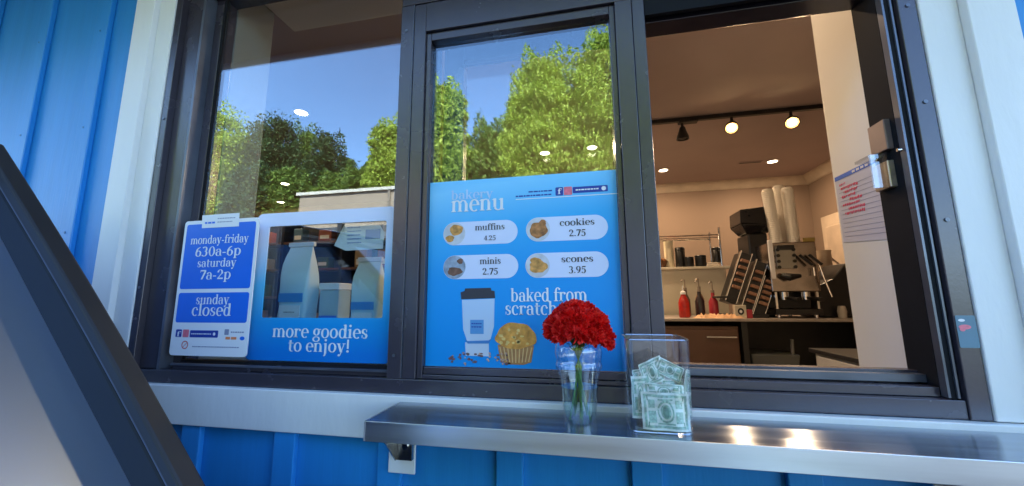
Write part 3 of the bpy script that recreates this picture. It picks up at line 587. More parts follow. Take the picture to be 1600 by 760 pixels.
def bill(name_lab, origin, ex, ez, w=.1, h=.066, curl=.004, port=True, wave=1.5, full=False):
    """one bank note (possibly folded): origin = lower-left corner, ex/ez unit directions of its width and height"""
    o = Vector(origin); ex = Vector(ex).normalized(); ez = Vector(ez).normalized(); en = ex.cross(ez) ; en.normalize()
    ph_ = sum(map(ord, name_lab)) % 7
    def P(u, v, k=0.0):
        c_ = curl * sin(u * wave * pi) + .0017 * sin(u * 11 + v * 4 + ph_) + .0013 * sin(v * 13 - u * 5 + ph_) + .0016 * abs(sin(u * 6.3 + v * 2 + ph_)) + .0012 * abs(sin(v * 8 - u * 3 + ph_))
        return tuple(o + ex * (u * w) + ez * (v * h) + en * (c_ + k))
    t = thing('dollar_bill', name_lab, 'banknote', tuple(o), 'bills in the tip box')
    def sheet(u0, u1, v0, v1, k, nu=14):
        m_ = MB(); nv = max(1, int(round((v1 - v0) * 10))); vs = [P(u0 + (u1 - u0) * i / nu, v0 + (v1 - v0) * j / nv, k) for j in range(nv + 1) for i in range(nu + 1)]
        m_.add(vs, [(j * (nu + 1) + i, j * (nu + 1) + i + 1, (j + 1) * (nu + 1) + i + 1, (j + 1) * (nu + 1) + i) for j in range(nv) for i in range(nu)]); return m_
    sheet(0, 1, 0, 1, 0).build('note', BILL, t)
    k = .0005 
    m_ = MB()
    for s1 in (1, -1):
        kk = k * s1
        for (a0, a1, c0_, c1_) in ((.05, .95, .06, .13), (.05, .95, .87, .94), (.05, .10, .13, .87), (.90, .95, .13, .87)):
            q = sheet(a0, a1, c0_, c1_, kk); m_.add(q.v, q.f)
        for (u0_, u1_, v0_, v1_) in ((.14, .30, .2, .5), (.70, .86, .2, .5), (.14, .28, .58, .8), (.72, .86, .58, .8), (.34, .66, .79, .84), (.32, .68, .15, .2)):
            q = sheet(u0_, u1_, v0_, v1_, kk, 4); m_.add(q.v, q.f)
        for (r0_, r1_) in ((.0, .62), (.80, 1.0)):
            nn = 28; rg_ = [P(.5 + .17 * r_ * cos(a), .5 + .31 * r_ * sin(a), kk) for r_ in (max(r0_, .001), (r0_ + r1_) / 2, r1_) for a in [2 * pi * j / nn for j in range(nn)]]
            m_.add(rg_, [(b_ * nn + j, b_ * nn + (j + 1) % nn, (b_ + 1) * nn + (j + 1) % nn, (b_ + 1) * nn + j) for b_ in (0, 1) for j in range(nn)])
    m_.build('engraving', BINK, t)
    m_ = MB()
    for s1 in (1, -1):
        kk = k * 1.8 * s1
        nn = 20; rg_ = [P(.5 + .065 * r_ * cos(a), .5 + .16 * r_ * sin(a) * (1 if sin(a) > 0 else 1.1), kk) for r_ in (.001, .5, 1.0) for a in [2 * pi * j / nn for j in range(nn)]]
        m_.add(rg_, [(b_ * nn + j, b_ * nn + (j + 1) % nn, (b_ + 1) * nn + (j + 1) % nn, (b_ + 1) * nn + j) for b_ in (0, 1) for j in range(nn)])
        for (u, v) in ((.1, .78), (.84, .78), (.1, .1), (.84, .1)):
            m_.add([P(u + .02, v, kk), P(u + .04, v, kk), P(u + .04, v + .13, kk), P(u + .02, v + .13, kk)], [(0, 1, 2, 3)])
    m_.build('portrait_and_numerals', BDK, t)
    return t
yf = BYc - HWb + .008
bill('front dollar bill pressed flat against the front of the tip box', (BXc - .036, yf, 1.192), (1, .04, -.02), (-.02, .03, 1), w=.092, h=.072, curl=.003, wave=1.2)
bill('dollar bill folded upright at the left side of the tip box', (BXc - .054, yf + .012, 1.208), (1, .3, .02), (.0, .1, 1), w=.036, h=.082, curl=.004, wave=1)
bill('dollar bill lying crosswise behind the front one', (BXc - .030, yf + .012, 1.248), (1, .05, -.03), (0, .2, 1), w=.080, h=.030, curl=.004, wave=1)
bill('dollar bill with a corner sticking up highest in the tip box', (BXc - .026, yf + .03, 1.262), (.78, .1, .62 - .25), (-.2, .05, 1), w=.05, h=.050, curl=.002, wave=1)
bill('dollar bill leaning down to the right behind the tall one', (BXc - .004, yf + .035, 1.300), (1, .05, -.5), (.45, .05, 1), w=.056, h=.032, curl=.003, wave=1)
bill('dollar bill standing on edge at the right side of the tip box', (BXc + .046, yf + .02, 1.20), (.15, 1, 0), (.08, 0, 1), w=.06, h=.105, curl=.003, wave=1)
bill('dollar bill bent over the right end of the crosswise one', (BXc + .006, yf + .018, 1.240), (.9, .3, -.1), (.1, .4, 1), w=.046, h=.046, curl=.005, wave=1.3)
bill('dollar bill rolled up behind the left folded one', (BXc - .050, yf + .030, 1.262), (1, .5, .1), (.05, .3, 1), w=.034, h=.038, curl=.008, wave=1)
bill('dollar bill curled low at the back of the tip box', (BXc - .045, yf + .06, 1.195), (1, .1, 0), (0, .15, 1), w=.09, h=.085, curl=.006, wave=2)

# ------------------------------------------------------------------ goods on the inner sill, left window
def coffee_bag(x0, x1, z0, z1, y, lab, rot=0):
    cx = (x0 + x1) / 2; w = x1 - x0; h = z1 - z0; D = .07
    t = thing('coffee_bag', lab, 'coffee bag', (cx, y, z0), 'coffee bags on the inner sill')
    m_ = MB(); rows = [(0, .95, .9), (.03, 1.0, 1), (.2, 1.02, 1.03), (.4, 1.0, .98), (.55, 1.02, 1.0), (.7, 1.0, .86), (.8, .98, .62), (.88, .93, .34), (.94, .88, .13), (1.0, .86, .06)]; n = 24; vs = []
    for (v, sx, sy) in rows:
        for (px_, py_) in rrect(-w / 2 * sx, w / 2 * sx, -D / 2 * sy, D / 2 * sy, .012 * sy, 5): vs.append((cx + px_ + .003 * sin(v * 9 + px_ * 60), y + D / 2 + py_ + (.0025 + .004 * max(0, v - .5)) * sin(px_ * 150 + v * 9), z0 + h * v))
    n = len(vs) // len(rows); m_.add(vs, [(i * n + k_, i * n + (k_ + 1) % n, (i + 1) * n + (k_ + 1) % n, (i + 1) * n + k_) for i in range(len(rows) - 1) for k_ in range(n)] + [tuple(range((len(rows) - 1) * n, len(rows) * n))])
    bm2 = gradient_mat('bag_print', z0, z1, [(0, srgb(150, 175, 195)), (.05, srgb(175, 200, 215)), (.5, srgb(150, 195, 215)), (.64, srgb(185, 210, 215)), (1, srgb(225, 228, 220))])
    m_.build('pouch', bm2, t, smooth=True)
    MB().box(cx - w * .46, cx + w * .46, y + D / 2 - .007, y + D / 2 + .007, z1 - .012, z1 + .004).build('tin_tie', M['paper'], t, bevel=.002)
    lbm = mat('bag_label', srgb(35, 130, 200), .4, var=.08)
    MB().box(cx - w * .42, cx + w * .42, y - .0035, y - .001, z0 + h * .05, z0 + h * .18).box(cx - w * .42, cx + w * .42, y - .0035, y - .001, z0 + h * .45, z0 + h * .53).build('blue_label', lbm, t)
    MB().box(cx - w * .36, cx + w * .36, y - .0034, y - .001, z0 + h * .19, z0 + h * .42).build('white_label', mat('pale_label', srgb(200, 215, 225), .4, var=.05), t)
    q = MB(); tiny(q, cx - .022, cx + .022, z0 + h * .36, .003, y - .0037, 8); tiny(q, cx - .022, cx + .022, z0 + h * .30, .004, y - .0036, 5); tiny(q, cx - .014, cx + .014, z0 + h * .25, .003, y - .0036, 6); q.build('label_print', M['ink_dark'], t)
SZ = 1.2752
def SB(px, y): return at(px, 450, y)[0]
coffee_bag(SB(434, .15), SB(478, .15), SZ, 1.66, .15, 'larger silver and blue coffee bag, left of the two on the sill')
coffee_bag(SB(547, .17), SB(589, .17), SZ, 1.60, .17, 'slimmer silver and blue coffee bag, right of the two on the sill')
jar = thing('reflection_box', 'small pale box put in for the pale reflection between the two coffee bags', 'box', ((SB(500, .2) + SB(530, .2)) / 2, .2, SZ))  # box added in place of a pale, mostly reflected patch
x0, x1 = SB(500, .2), SB(530, .2)
MB().box(x0, x1, .2, .27, SZ, 1.49).build('box_body', mat('pale_reflection', srgb(150, 175, 185), .5, var=.1, scale=20), jar, bevel=.003)
MB().box(x0 - .002, x1 + .002, .196, .274, 1.4905, 1.515).build('box_lid', mat('pale_lid', srgb(215, 220, 225), .5), jar, bevel=.003)
MB().box(x0 + .004, x1 - .004, .198, .1995, 1.36, 1.40).build('box_label', M['ink_blue'], jar)
ca = thing('price_card', 'tilted white card with small writing above the right coffee bag', 'card', (SB(560, .08), .08, 1.62))
def W3(px, py, y=.08): a = at(px, py, y); return a[0], a[2]
MB().flat([W3(522, 384), W3(540, 392), W3(598, 389), W3(601, 364), W3(594, 352), W3(540, 347)], .08).prism([W3(523, 383.5), W3(540, 391.5), W3(597, 388.5), W3(600, 364), W3(593, 352.5), W3(540, 347.5)], .0805, .0815).build('card_sheet', M['paper'], ca)
q = MB()
for i in range(5):
    a = W3(543, 356 + 6 * i); tiny(q, a[0], a[0] + .05, a[1], .0035, .079, i)
a = W3(571, 374); b = W3(595, 358); q.flat([a, (b[0], a[1] + .0), b, (a[0], b[1])], .079); q.build('card_print', mat('faded_blue_print', srgb(120, 140, 190), .5), ca)

# ------------------------------------------------------------------ paper on the wall return at right
pn = thing('paper_notice', 'lined paper note with a blue heading and red handwriting taped inside the window', 'notice', (.797, .28, 1.72))
XP = .7985
def PP(u, v, w): return (XP - w, .372 - .185 * u, 1.625 + .215 * v - .03 * (1 - u) * 0 + (-.018) * u * (1 - v))
def Q(mb, u0, u1, v0, v1, w): mb.add([PP(u0, v0, w), PP(u1, v0, w), PP(u1, v1, w), PP(u0, v1, w)], [(0, 1, 2, 3)])
q = MB(); Q(q, 0, 1, 0, 1, .0); q.build('sheet', mat('lilac_paper', (.62, .62, .72, 1), .6, var=.03), pn)
q = MB(); Q(q, 0, 1, .93, .99, .0008); q.build('heading_bar', M['ink_blue'], pn)
q = MB()
for i in range(12): Q(q, .06, .97, .08 + .065 * i, .085 + .065 * i, .0006)
q.build('ruled_line', M['ink_grey'], pn)
q = MB(); R_ = random.Random(3)
for i, (u0, u1) in enumerate(((.1, .25), (.12, .5), (.18, .48), (.12, .42), (.3, .6), (.12, .5), (.25, .62), (.15, .6))):
    v = .83 - .062 * i; u = u0
    while u < u1:
        du = R_.uniform(.02, .05); q.add([PP(u, v, .001), PP(u + du, v + R_.uniform(-.01, .03), .001), PP(u + du, v + .03 + R_.uniform(0, .015), .001), PP(u, v + .028, .001)], [(0, 1, 2, 3)]); u += du + .012
q.build('handwriting', M['ink_red'], pn)
q = MB(); tiny_u = .45
while tiny_u < .85: Q(q, tiny_u, tiny_u + .07, .945, .975, .0012); tiny_u += .1
q.build('heading_print', M['paper'], pn)

# ------------------------------------------------------------------ lights
WARM = (1, .68, .40)
def lamp(loc, energy, parent, size=.5, blend=.5, spread=None, direction=(0, 0, -1), r=.04, ltype='SPOT'):
    l_ = bpy.data.lights.new('lamp_light', ltype); l_.energy = energy; l_.color = WARM
    if ltype == 'AREA': l_.shape = 'DISK'; l_.size = .09
    elif ltype == 'SPOT': l_.spot_size = size; l_.spot_blend = blend; l_.shadow_soft_size = r
    else: l_.shadow_soft_size = r
    o = bpy.data.objects.new('lamp_light', l_); COL.objects.link(o); o.parent = parent
    o.location = Vector(loc) - Vector(parent.location); o.rotation_euler = Vector(direction).to_track_quat('-Z', 'Y').to_euler(); return o
E_DOWN = emit('downlight_glow', (1, .8, .55), 4); E_RING = emit('rim_glow', (1, .52, .17), .28)  # ring material glows by itself, painting the orange halo of the bulb
E_BULB = emit('track_bulb_glow', (1, .72, .36), 14)
dl = [(.9, 3.51, 'recessed downlight low on the ceiling nearest the right mullion'), (2.03, 3.47, 'recessed downlight beside the ceiling vent'), (-.4, 2.69, 'larger glowing downlight seen through the middle window'), (.076, 2.645, 'smaller downlight seen at the right of the middle window'),
      (-2.21, 1.43, 'bright white downlight alone high in the left window'), (-3.78, 2.99, 'recessed downlight seen below the bright one in the left window'), (-5.2, 3.6, 'far recessed downlight low in the left window, left of the pair'), (-4.55, 3.75, 'far recessed downlight low in the left window, right of the pair'), (-1.13, 1.43, 'recessed downlight behind the left mullion')]
dl.append((.25, .8, 'unseen downlight added above the service opening to brighten the right wall return'))  # added lamp, hidden by the window head, brightens the right wall return
for x, y, lab in dl:
    t = thing('downlight', lab, 'ceiling light', (x, y, CEIL), 'recessed ceiling lights')
    MB().lathe((x, y, CEIL), [(.046, -.001), (.062, -.001), (.066, -.006), (.046, -.008)], 28, cap=False).build('trim_ring', M['white'], t, smooth=True)
    MB().lathe((x, y, CEIL - .004), [(.0, 0), (.047, 0)], 28, cap=False).build('diffuser', E_DOWN, t)
    lamp((x, y, CEIL - .012), 1.5 if y < 1 else 2.6 if x > -1 else .8, t, ltype='AREA')
tr = thing('track_light', 'black ceiling track carrying three spot heads, two of them lit', 'track light', (1.2, 2.19, CEIL))
MB().box(.35, 2.3, 2.17, 2.205, CEIL - .035, CEIL - .001).build('rail', M['black'], tr, bevel=.003)
MB().box(.78, .93, 2.16, 2.215, CEIL - .05, CEIL - .03).build('power_feed', M['black'], tr, bevel=.004)
for px, py, lit in ((1067, 212, 0), (1145, 207, 1), (1237, 190, 1)):
    x = at(px, py, 2.19)[0]; hz = CEIL - .13
    dirv = Vector((0, .1, -1)).normalized() if not lit else Vector((-.35, -.75, -.8)).normalized()
    Mx = dirv.to_track_quat('Z', 'Y').to_matrix()
    hd = MB().cyl((x, 2.19, CEIL - .035), (x, 2.19, CEIL - .085), .011)
    hd.lathe((x, 2.19, CEIL - .085), [(.012, -.012), (.022, 0), (.03, .03), (.047, .075), (.05, .1), (.044, .1), (.04, .085)], 24, M=Mx, cap=False)
    h_ = hd.build('lamp_head', M['black'], tr, smooth=True)
    bl = MB().lathe((x, 2.19, CEIL - .085), [(.0001, .098), (.018, .096), (.028, .092)], 24, M=Mx, cap=False).build('bulb', E_BULB if lit else M['dark'], h_, smooth=True)
    if lit: MB().lathe((x, 2.19, CEIL - .085), [(.0282, .092), (.036, .096), (.0435, .0995)], 24, M=Mx, cap=False).build('glow_ring', E_RING, h_, smooth=True)  # emissive ring paints the orange glow around the lit bulb
    if lit: lamp(Vector((x, 2.19, CEIL - .085)) + dirv * .12, 6, tr, size=rad(120), blend=.9, direction=dirv)
vt = thing('ceiling_vent', 'thin dark slot vent in the ceiling beside a downlight', 'vent', (1.8, 3.45, CEIL))
MB().box(1.68, 1.92, 3.42, 3.48, CEIL - .006, CEIL - .001).build('vent_frame', M['ceil'], vt); MB().box(1.69, 1.91, 3.435, 3.465, CEIL - .008, CEIL - .0065).build('vent_slot', M['dark'], vt)

# ------------------------------------------------------------------ interior counters and equipment
CT = 1.302
ct = thing('espresso_counter', 'dark service counter with a thin pale top inside the cafe', 'counter', (1.4, 2.2, FL))
MB().box(.05, 2.719, 2.18, 2.85, CT - .022, CT).build('countertop', mat('counter_laminate', (.35, .3, .27, 1), .35, var=.15, scale=20), ct, bevel=.003)
MB().box(.05, 2.719, 2.83, 2.849, FL, CT - .023).box(.05, .09, 2.2, 2.829, FL, CT - .023).box(1.12, 1.16, 2.21, 2.829, FL, CT - .023).box(2.2, 2.24, 2.21, 2.829, FL, CT - .023).build('cabinet_carcass', M['dark'], ct)
MB().box(1.161, 2.199, 2.3, 2.828, .85, .87).build('lower_shelf', M['dark'], ct)
fg = thing('undercounter_fridge', 'brown fronted undercounter fridge below the squeeze bottles', 'fridge', (.62, 2.21, FL))
MB().box(.45, 1.1, 2.215, 2.8, FL, CT - .06).build('fridge_body', mat('brown_steel', (.10, .055, .04, 1), .35, metal=.3, var=.15), fg, bevel=.006)
MB().box(.46, 1.09, 2.195, 2.2145, FL + .1, CT - .085).build('fridge_door', mat('brown_door', (.13, .07, .05, 1), .35, metal=.3, var=.12), fg, bevel=.006)
MB().box(.86, 1.07, 2.17, 2.182, 1.16, 1.17).box(.86, .87, 2.182, 2.195, 1.16, 1.17).box(1.06, 1.07, 2.182, 2.195, 1.16, 1.17).build('handle', M['chrome'], fg)
pb = thing('under_counter_bin', 'pale grey bin with an upright handle on the dark shelf', 'bin', (1.35, 2.4, .87))
MB().hexa([(1.22, 2.32, .871), (1.52, 2.32, .871), (1.52, 2.6, .871), (1.22, 2.6, .871), (1.2, 2.30, 1.03), (1.54, 2.3, 1.03), (1.54, 2.62, 1.03), (1.2, 2.62, 1.03)]).build('bin_body', mat('bin_grey', (.14, .15, .15, 1), .4), pb, bevel=.01)
MB().tube([(1.5, 2.33, 1.03), (1.505, 2.33, 1.14)], .012).build('bin_handle', mat('bin_handle_grey', (.2, .2, .2, 1), .4), pb, smooth=True)
# near drawer unit on the right
du = thing('drawer_unit', 'small white drawer unit with a black top at the right inside the window', 'drawers', (1.4, 1.1, FL))
MB().box(1.14, 1.9, .62, 1.3, FL, 1.17).build('carcass', mat('offwhite_cabinet', (.42, .4, .38, 1), .5, var=.05), du, bevel=.004)
MB().box(1.12, 1.92, .6, 1.32, 1.171, 1.192).build('worktop', M['dark'], du, bevel=.003)
for z in (.5, .76, 1.0): MB().box(1.125, 1.139, .66, 1.26, z, z + .16).build('drawer_front', mat('drawer_paint', (.5, .48, .45, 1), .5), du, bevel=.004)
# white partition with things on top and a wire shelf
pw = thing('half_wall', 'waist-high white partition behind the counter carrying canisters', 'partition', (.8, 2.95, FL))
MB().box(-.6, 1.28, 2.93, 3.05, FL, 1.735).build('panel', mat('cream_panel', (.66, .62, .5, 1), .6, var=.04), pw)
MB().box(-.62, 1.32, 2.9, 3.3, 1.736, 1.76).build('ledge', mat('cream_ledge', (.72, .68, .56, 1), .5), pw, bevel=.004)
HZ = 1.7605
ws = thing('wire_shelf', 'chrome wire shelf standing on the white partition', 'shelf', (.95, 3.1, HZ))
for x in (.70, 1.26):
    for y in (2.95, 3.25): MB().tube([(x, y, HZ), (x, y, 2.14)], .009, 8).build('post', M['chrome'], ws, smooth=True)
q = MB(); q.tube([(.69, 2.95, 2.07), (1.27, 2.95, 2.07)], .006, 6); q.tube([(.69, 3.25, 2.07), (1.27, 3.25, 2.07)], .006, 6); q.tube([(.69, 2.95, 2.045), (1.27, 2.95, 2.045)], .004, 6)
for i in range(24): q.tube([(.70 + i * .0243, 2.95, 2.076), (.70 + i * .0243, 3.25, 2.076)], .0025, 4)
q.build('wire_deck', M['chrome'], ws)
def canister(x, y, z, r, h, lab, m=None, cat='canister'):
    t = thing('canister', lab, cat, (x, y, z), 'canisters on the partition')
    MB().lathe((x, y, z), [(r * .95, 0), (r, .005), (r, h * .8), (r * .96, h * .82)], 24).build('canister_body', m or M['black'], t, smooth=True)
    MB().lathe((x, y, z + h * .82), [(r * 1.02, 0.001), (r * 1.02, h * .14), (r * .9, h * .18)], 24).build('canister_lid', M['black'], t, smooth=True)
canister(.90, 3.0, HZ, .045, .20, 'tallest black canister on the white partition')
canister(.97, 2.97, HZ, .045, .10, 'short black canister touching the tallest one')
canister(1.08, 2.98, HZ, .05, .115, 'squat black canister in the middle of the partition')
canister(1.235, 3.0, HZ + .04, .04, .15, 'black canister at the right end under the wire shelf')
bk_ = thing('bread_basket', 'brown basket of pastries at the left on the white partition', 'basket', (.72, 3.0, HZ))
MB().lathe((.70, 3.0, HZ), [(.05, 0), (.075, .06), (.08, .065)], 20).build('basket', mat('wicker', (.16, .07, .03, 1), .7, var=.4, scale=70), bk_, smooth=True)
for i, (dx, dy) in enumerate(((-.03, -.02), (.03, -.02), (0, .03))): MB().lathe((.70 + dx, 3.0 + dy, HZ + .06), [(.03, 0), (.036, .012), (.025, .03), (.004, .036)], 14).build('pastry', mat('pastry', (.35, .14, .05, 1), .7, var=.3, scale=40), bk_, smooth=True)
ptw = thing('paper_towel_roll', 'cream paper towel roll upright on the partition', 'towel roll', (.80, 3.02, HZ))
MB().lathe((.80, 3.02, HZ), [(.045, 0), (.045, .27), (.015, .272)], 28).build('roll', mat('towel_paper', (.75, .68, .5, 1), .8), ptw, smooth=True)
nk = thing('napkin_stack', 'loose pile of pale napkins at the right end of the partition', 'napkins', (1.18, 2.95, HZ))
MB().box(1.12, 1.23, 2.92, 3.0, HZ + .0005, HZ + .02).box(1.13, 1.22, 2.925, 2.99, HZ + .0205, HZ + .038).build('napkin_pile', mat('napkin', (.75, .68, .58, 1), .8), nk, bevel=.006)
# squeeze bottles
def squeeze(x, y, h, r, body, tip, lab):
    t = thing('squeeze_bottle', lab, 'bottle', (x, y, CT), 'bottles on the counter')
    MB().lathe((x, y, CT), [(r * .9, 0), (r, .01), (r * 1.0, h * .45), (r * .85, h * .55), (r * .45, h * .68), (r * .45, h * .72)], 20).build('bottle_body', body, t, smooth=True)
    MB().lathe((x, y, CT + h * .72), [(r * .55, 0), (r * .5, h * .07), (r * .15, h * .12), (r * .08, h * .28)], 14).build('nozzle', tip, t, smooth=True)
RB = mat('red_syrup', (.45, .02, .015, 1), .25, var=.2, scale=30); DKB = mat('chocolate_syrup', (.03, .02, .025, 1), .25); BRB = mat('brown_bottle', (.13, .07, .05, 1), .3)
squeeze(.755, 2.35, .26, .042, RB, M['white'], 'red squeeze bottle with a white nozzle on the counter')
def syrup(x, y, m, lab, h=.22):
    t = thing('syrup_bottle', lab, 'bottle', (x, y, CT), 'bottles on the counter')
    MB().lathe((x, y, CT), [(.034, 0), (.036, .01), (.036, h * .6), (.014, h * .8), (.014, h * .95)], 20).build('bottle_body', m, t, smooth=True)
    pmp = MB(); pmp.lathe((x, y, CT + h * .95), [(.016, 0), (.016, .02), (.006, .022), (.006, .09)], 12); pmp.tube([(x, y, CT + h * .95 + .088), (x - .02, y - .02, CT + h * .95 + .09), (x - .035, y - .035, CT + h * .95 + .075)], .005, 6)
    pmp.build('pump', mat('pump_plastic', (.3, .25, .2, 1), .4), t, smooth=True)
syrup(.885, 2.38, DKB, 'dark syrup bottle with a pump right of the red bottle')
syrup(1.0, 2.42, mat('pink_syrup', (.4, .03, .05, 1), .3), 'red labelled syrup bottle with a pump, second from the red squeeze bottle', .21)
syrup(.83, 2.6, BRB, 'brown syrup bottle standing behind the others', .24)
syrup(.95, 2.62, mat('amber_syrup', (.25, .12, .05, 1), .3), 'amber syrup bottle at the back between the pumps', .25)
cl = thing('bar_towel', 'crumpled pale orange towel lying on the counter', 'towel', (.95, 2.25, CT))
q = MB(); nx, ny = 26, 8; R_ = random.Random(1)
for j in range(ny + 1):
    for i in range(nx + 1):
        e = min(i, nx - i, 4) / 4 * min(j, ny - j, 2) / 2
        q.v.append((.80 + .38 * i / nx, 2.20 + .12 * j / ny, CT + .001 + e * (.016 + .014 * sin(i * .9 + j) + .010 * sin(i * 2.1 - j * 1.7))))
for j in range(ny):
    for i in range(nx): a = j * (nx + 1) + i; q.f.append((a, a + 1, a + nx + 2, a + nx + 1))
q.build('cloth', mat('orange_cloth', (.62, .38, .22, 1), .8, var=.15, scale=20), cl, smooth=True)
mk = thing('milk_carton', 'small carton with a round dark emblem and red side at the slanted rack', 'carton', (1.15, 2.25, CT))
MB().box(1.09, 1.17, 2.22, 2.28, CT, CT + .10).build('carton_body', mat('carton_white', (.6, .55, .45, 1), .5), mk, bevel=.003)
MB().flat(ell(1.13, CT + .052, .022, .026), 2.219).build('emblem', M['dark'], mk); MB().flat(ell(1.13, CT + .052, .01, .012), 2.2185).build('emblem_centre', M['white'], mk)
MB().box(1.172, 1.21, 2.22, 2.28, CT, CT + .065).build('red_side', mat('carton_red', (.4, .03, .05, 1), .5), mk, bevel=.003)

# slanted cup/lid rack between bottles and espresso machine
rk = thing('slanted_lid_rack', 'black slanted rack of brown lids beside the espresso machine', 'rack', (1.25, 2.35, CT))
for i, (xa, za, L_) in enumerate(((1.06, .13, .42), (1.15, .02, .46), (1.24, 0.0, .34))):
    dx, dz = .36, .93
    o = Vector((xa, 2.32, CT + za)); ax = Vector((dx, .0, dz)).normalized(); sd_ = Vector((dz, 0, -dx)).normalized()
    def BP(u, v, w): return tuple(o + ax * u + sd_ * v + Vector((0, w, 0)))
    q = MB(BP); q.box(0, L_, 0, .075, 0, .16); q.build('tray', M['black'], rk, bevel=.004)
    q = MB(BP); q.box(.01, L_ + .01, -.006, -.0005, -.006, .02); q.box(.01, L_ + .01, .0755, .080, -.006, .02); q.build('chrome_edge', M['chrome'], rk)
    q = MB(BP)
    for k_ in range(5): q.box(.12 + L_ * .13 * k_, .145 + L_ * .13 * k_, .008, .066, -.035, -.001)
    q.build('lids', mat('brown_lids', (.30, .16, .10, 1), .5, var=.3, scale=30), rk, bevel=.004)
MB().box(1.03, 1.36, 2.31, 2.50, CT, CT + .03).build('rack_base', M['black'], rk, bevel=.004)
MB().box(.99, 1.12, 2.28, 2.42, CT + .155, CT + .17).build('side_tray', M['black'], rk, bevel=.004)

# grinder
gr = thing('coffee_grinder', 'black coffee grinder with a large dark bean hopper left of the espresso machine', 'grinder', (1.33, 2.55, CT))
x = at(1180, 400, 2.55)[0]
hb = at(1180, 366, 2.55)[2]
MB().box(x - .06, x + .09, 2.5, 2.75, CT, hb - .001).build('grinder_body', M['black'], gr, bevel=.012)
ht = at(1180, 330, 2.55)[2]; hb = at(1180, 366, 2.55)[2]
MB().hexa([(x - .07, 2.5, hb), (x + .1, 2.5, hb), (x + .1, 2.68, hb), (x - .07, 2.68, hb), (x - .12, 2.46, hb + .08), (x + .12, 2.46, hb + .06), (x + .12, 2.72, hb + .06), (x - .12, 2.72, hb + .08)]).hexa([(x - .12, 2.46, hb + .081), (x + .12, 2.46, hb + .061), (x + .12, 2.72, hb + .061), (x - .12, 2.72, hb + .081), (x - .115, 2.46, ht), (x + .1, 2.46, ht + .02), (x + .1, 2.72, ht + .02), (x - .115, 2.72, ht)]).build('hopper', mat('hopper_plastic', (.01, .01, .014, 1), .15, var=.3), gr, bevel=.008)
MB().box(x - .02, x + .03, 2.44, 2.4995, CT + .25, CT + .3).build('dosing_spout', M['steelb'], gr, bevel=.004)

# espresso machine
EX0, EX1, EY0, EY1 = 1.385, 1.72, 2.28, 2.75
MB().tube([(1.76, 2.6, 1.9), (1.79, 2.62, 1.78), (1.77, 2.6, 1.6), (1.8, 2.62, 1.4)], .008, 7).build('water_hose', M['black'], gr, smooth=True)
em = thing('espresso_machine', 'boxy steel espresso machine on the counter with paper cups stacked on top', 'espresso machine', ((EX0 + EX1) / 2, 2.5, CT))
BT = 1.885
MB().box(EX0, EX1, EY0, EY1, 1.50, BT).build('body', mat('machine_steel', (.40, .35, .31, 1), .22, metal=1, var=.35, scale=6), em, bevel=.008)
MB().box(EX0 + .02, EX1 - .02, EY0 + .12, EY1, CT + .07, 1.4995).build('rear_panel', M['dark'], em, bevel=.004)
MB().box(EX0 + .01, EX1 - .01, EY0 - .01, EY1, CT + .025, CT + .069).build('drip_tray', M['black'], em, bevel=.004)
for xx in (EX0 + .04, EX1 - .04):
    for yy in (EY0 + .03, EY1 - .05): MB().cyl((xx, yy, CT), (xx, yy, CT + .026), .014).build('leg', M['chrome'], em, smooth=True)
for xx in (EX0 + .015, EX1 - .04): MB().box(xx, xx + .015, EY0 - .004, EY0 + .012, CT + .07, 1.4995).build('column', M['chrome'], em)
MB().box(EX0 + .0, EX0 + .03, EY0 - .022, EY0 - .001, 1.6, BT + .02).build('side_cheek', M['white'], em, bevel=.003)
cp_ = MB().box(EX0 + .05, EX0 + .185, EY0 - .012, EY0 - .0005, 1.68, BT - .03).build('control_panel', mat('panel_grey', (.35, .34, .3, 1), .3, metal=.6), em, bevel=.003)
for i in range(4):
    for xx in (EX0 + .062, EX0 + .172): MB().cyl((xx, EY0 - .012, 1.69 + .045 * i), (xx, EY0 - .02, 1.69 + .045 * i), .013).build('button', M['black'], cp_, smooth=True)
MB().box(EX0 + .06, EX0 + .175, EY0 - .03, EY0 - .0125, BT - .06, BT - .025).build('display', M['black'], em, bevel=.003)
for gx, wl in ((EX0 + .10, .1), (EX0 + .25, .1)):
    gh = MB().lathe((gx, EY0 + .06, 1.44), [(.038, 0), (.038, .062)], 24).build('group_head', M['chrome'], em, smooth=True)
    MB().tube([(gx, EY0 + .05, 1.455), (gx + .01, EY0 - .03, 1.45), (gx + .02, EY0 - .12, 1.44)], [.012, .014, .017], 10).build('portafilter_handle', M['black'], gh, smooth=True)
kn = MB().tube([(EX0 + .07, EY0 - .02, 1.625), (EX0 + .11, EY0 - .045, 1.61), (EX0 + .19, EY0 - .03, 1.62)], [.022, .03, .014], 10).build('steam_knob', M['black'], em, smooth=True)
for i in range(2): MB().tube([(EX0 + .20 + .065 * i, EY0 - .03, 1.78), (EX0 + .27 + .065 * i, EY0 - .05, 1.70)], .011, 8).build('lever', M['black'], em, smooth=True)
MB().tube([(EX1 - .05, EY0 - .03, 1.62), (EX1 - .05, EY0 - .03, 1.68)], .009, 8).build('lever', M['chrome'], em, smooth=True)
MB().tube([(EX1 - .01, EY0 - .03, 1.70), (EX1 + .0, EY0 - .05, 1.6), (EX1 + .03, EY0 - .06, 1.46)], .007, 8).build('steam_wand', M['chrome'], em, smooth=True)
MB().box(EX0 + .26, EX1, EY0 + .001, EY0 + .02, BT + .0005, BT + .03).build('cup_rail', mat('brass_rail', (.45, .36, .12, 1), .3, metal=.8), em)
CUPP = mat('paper_cup', (.86, .82, .74, 1), .6, var=.04)
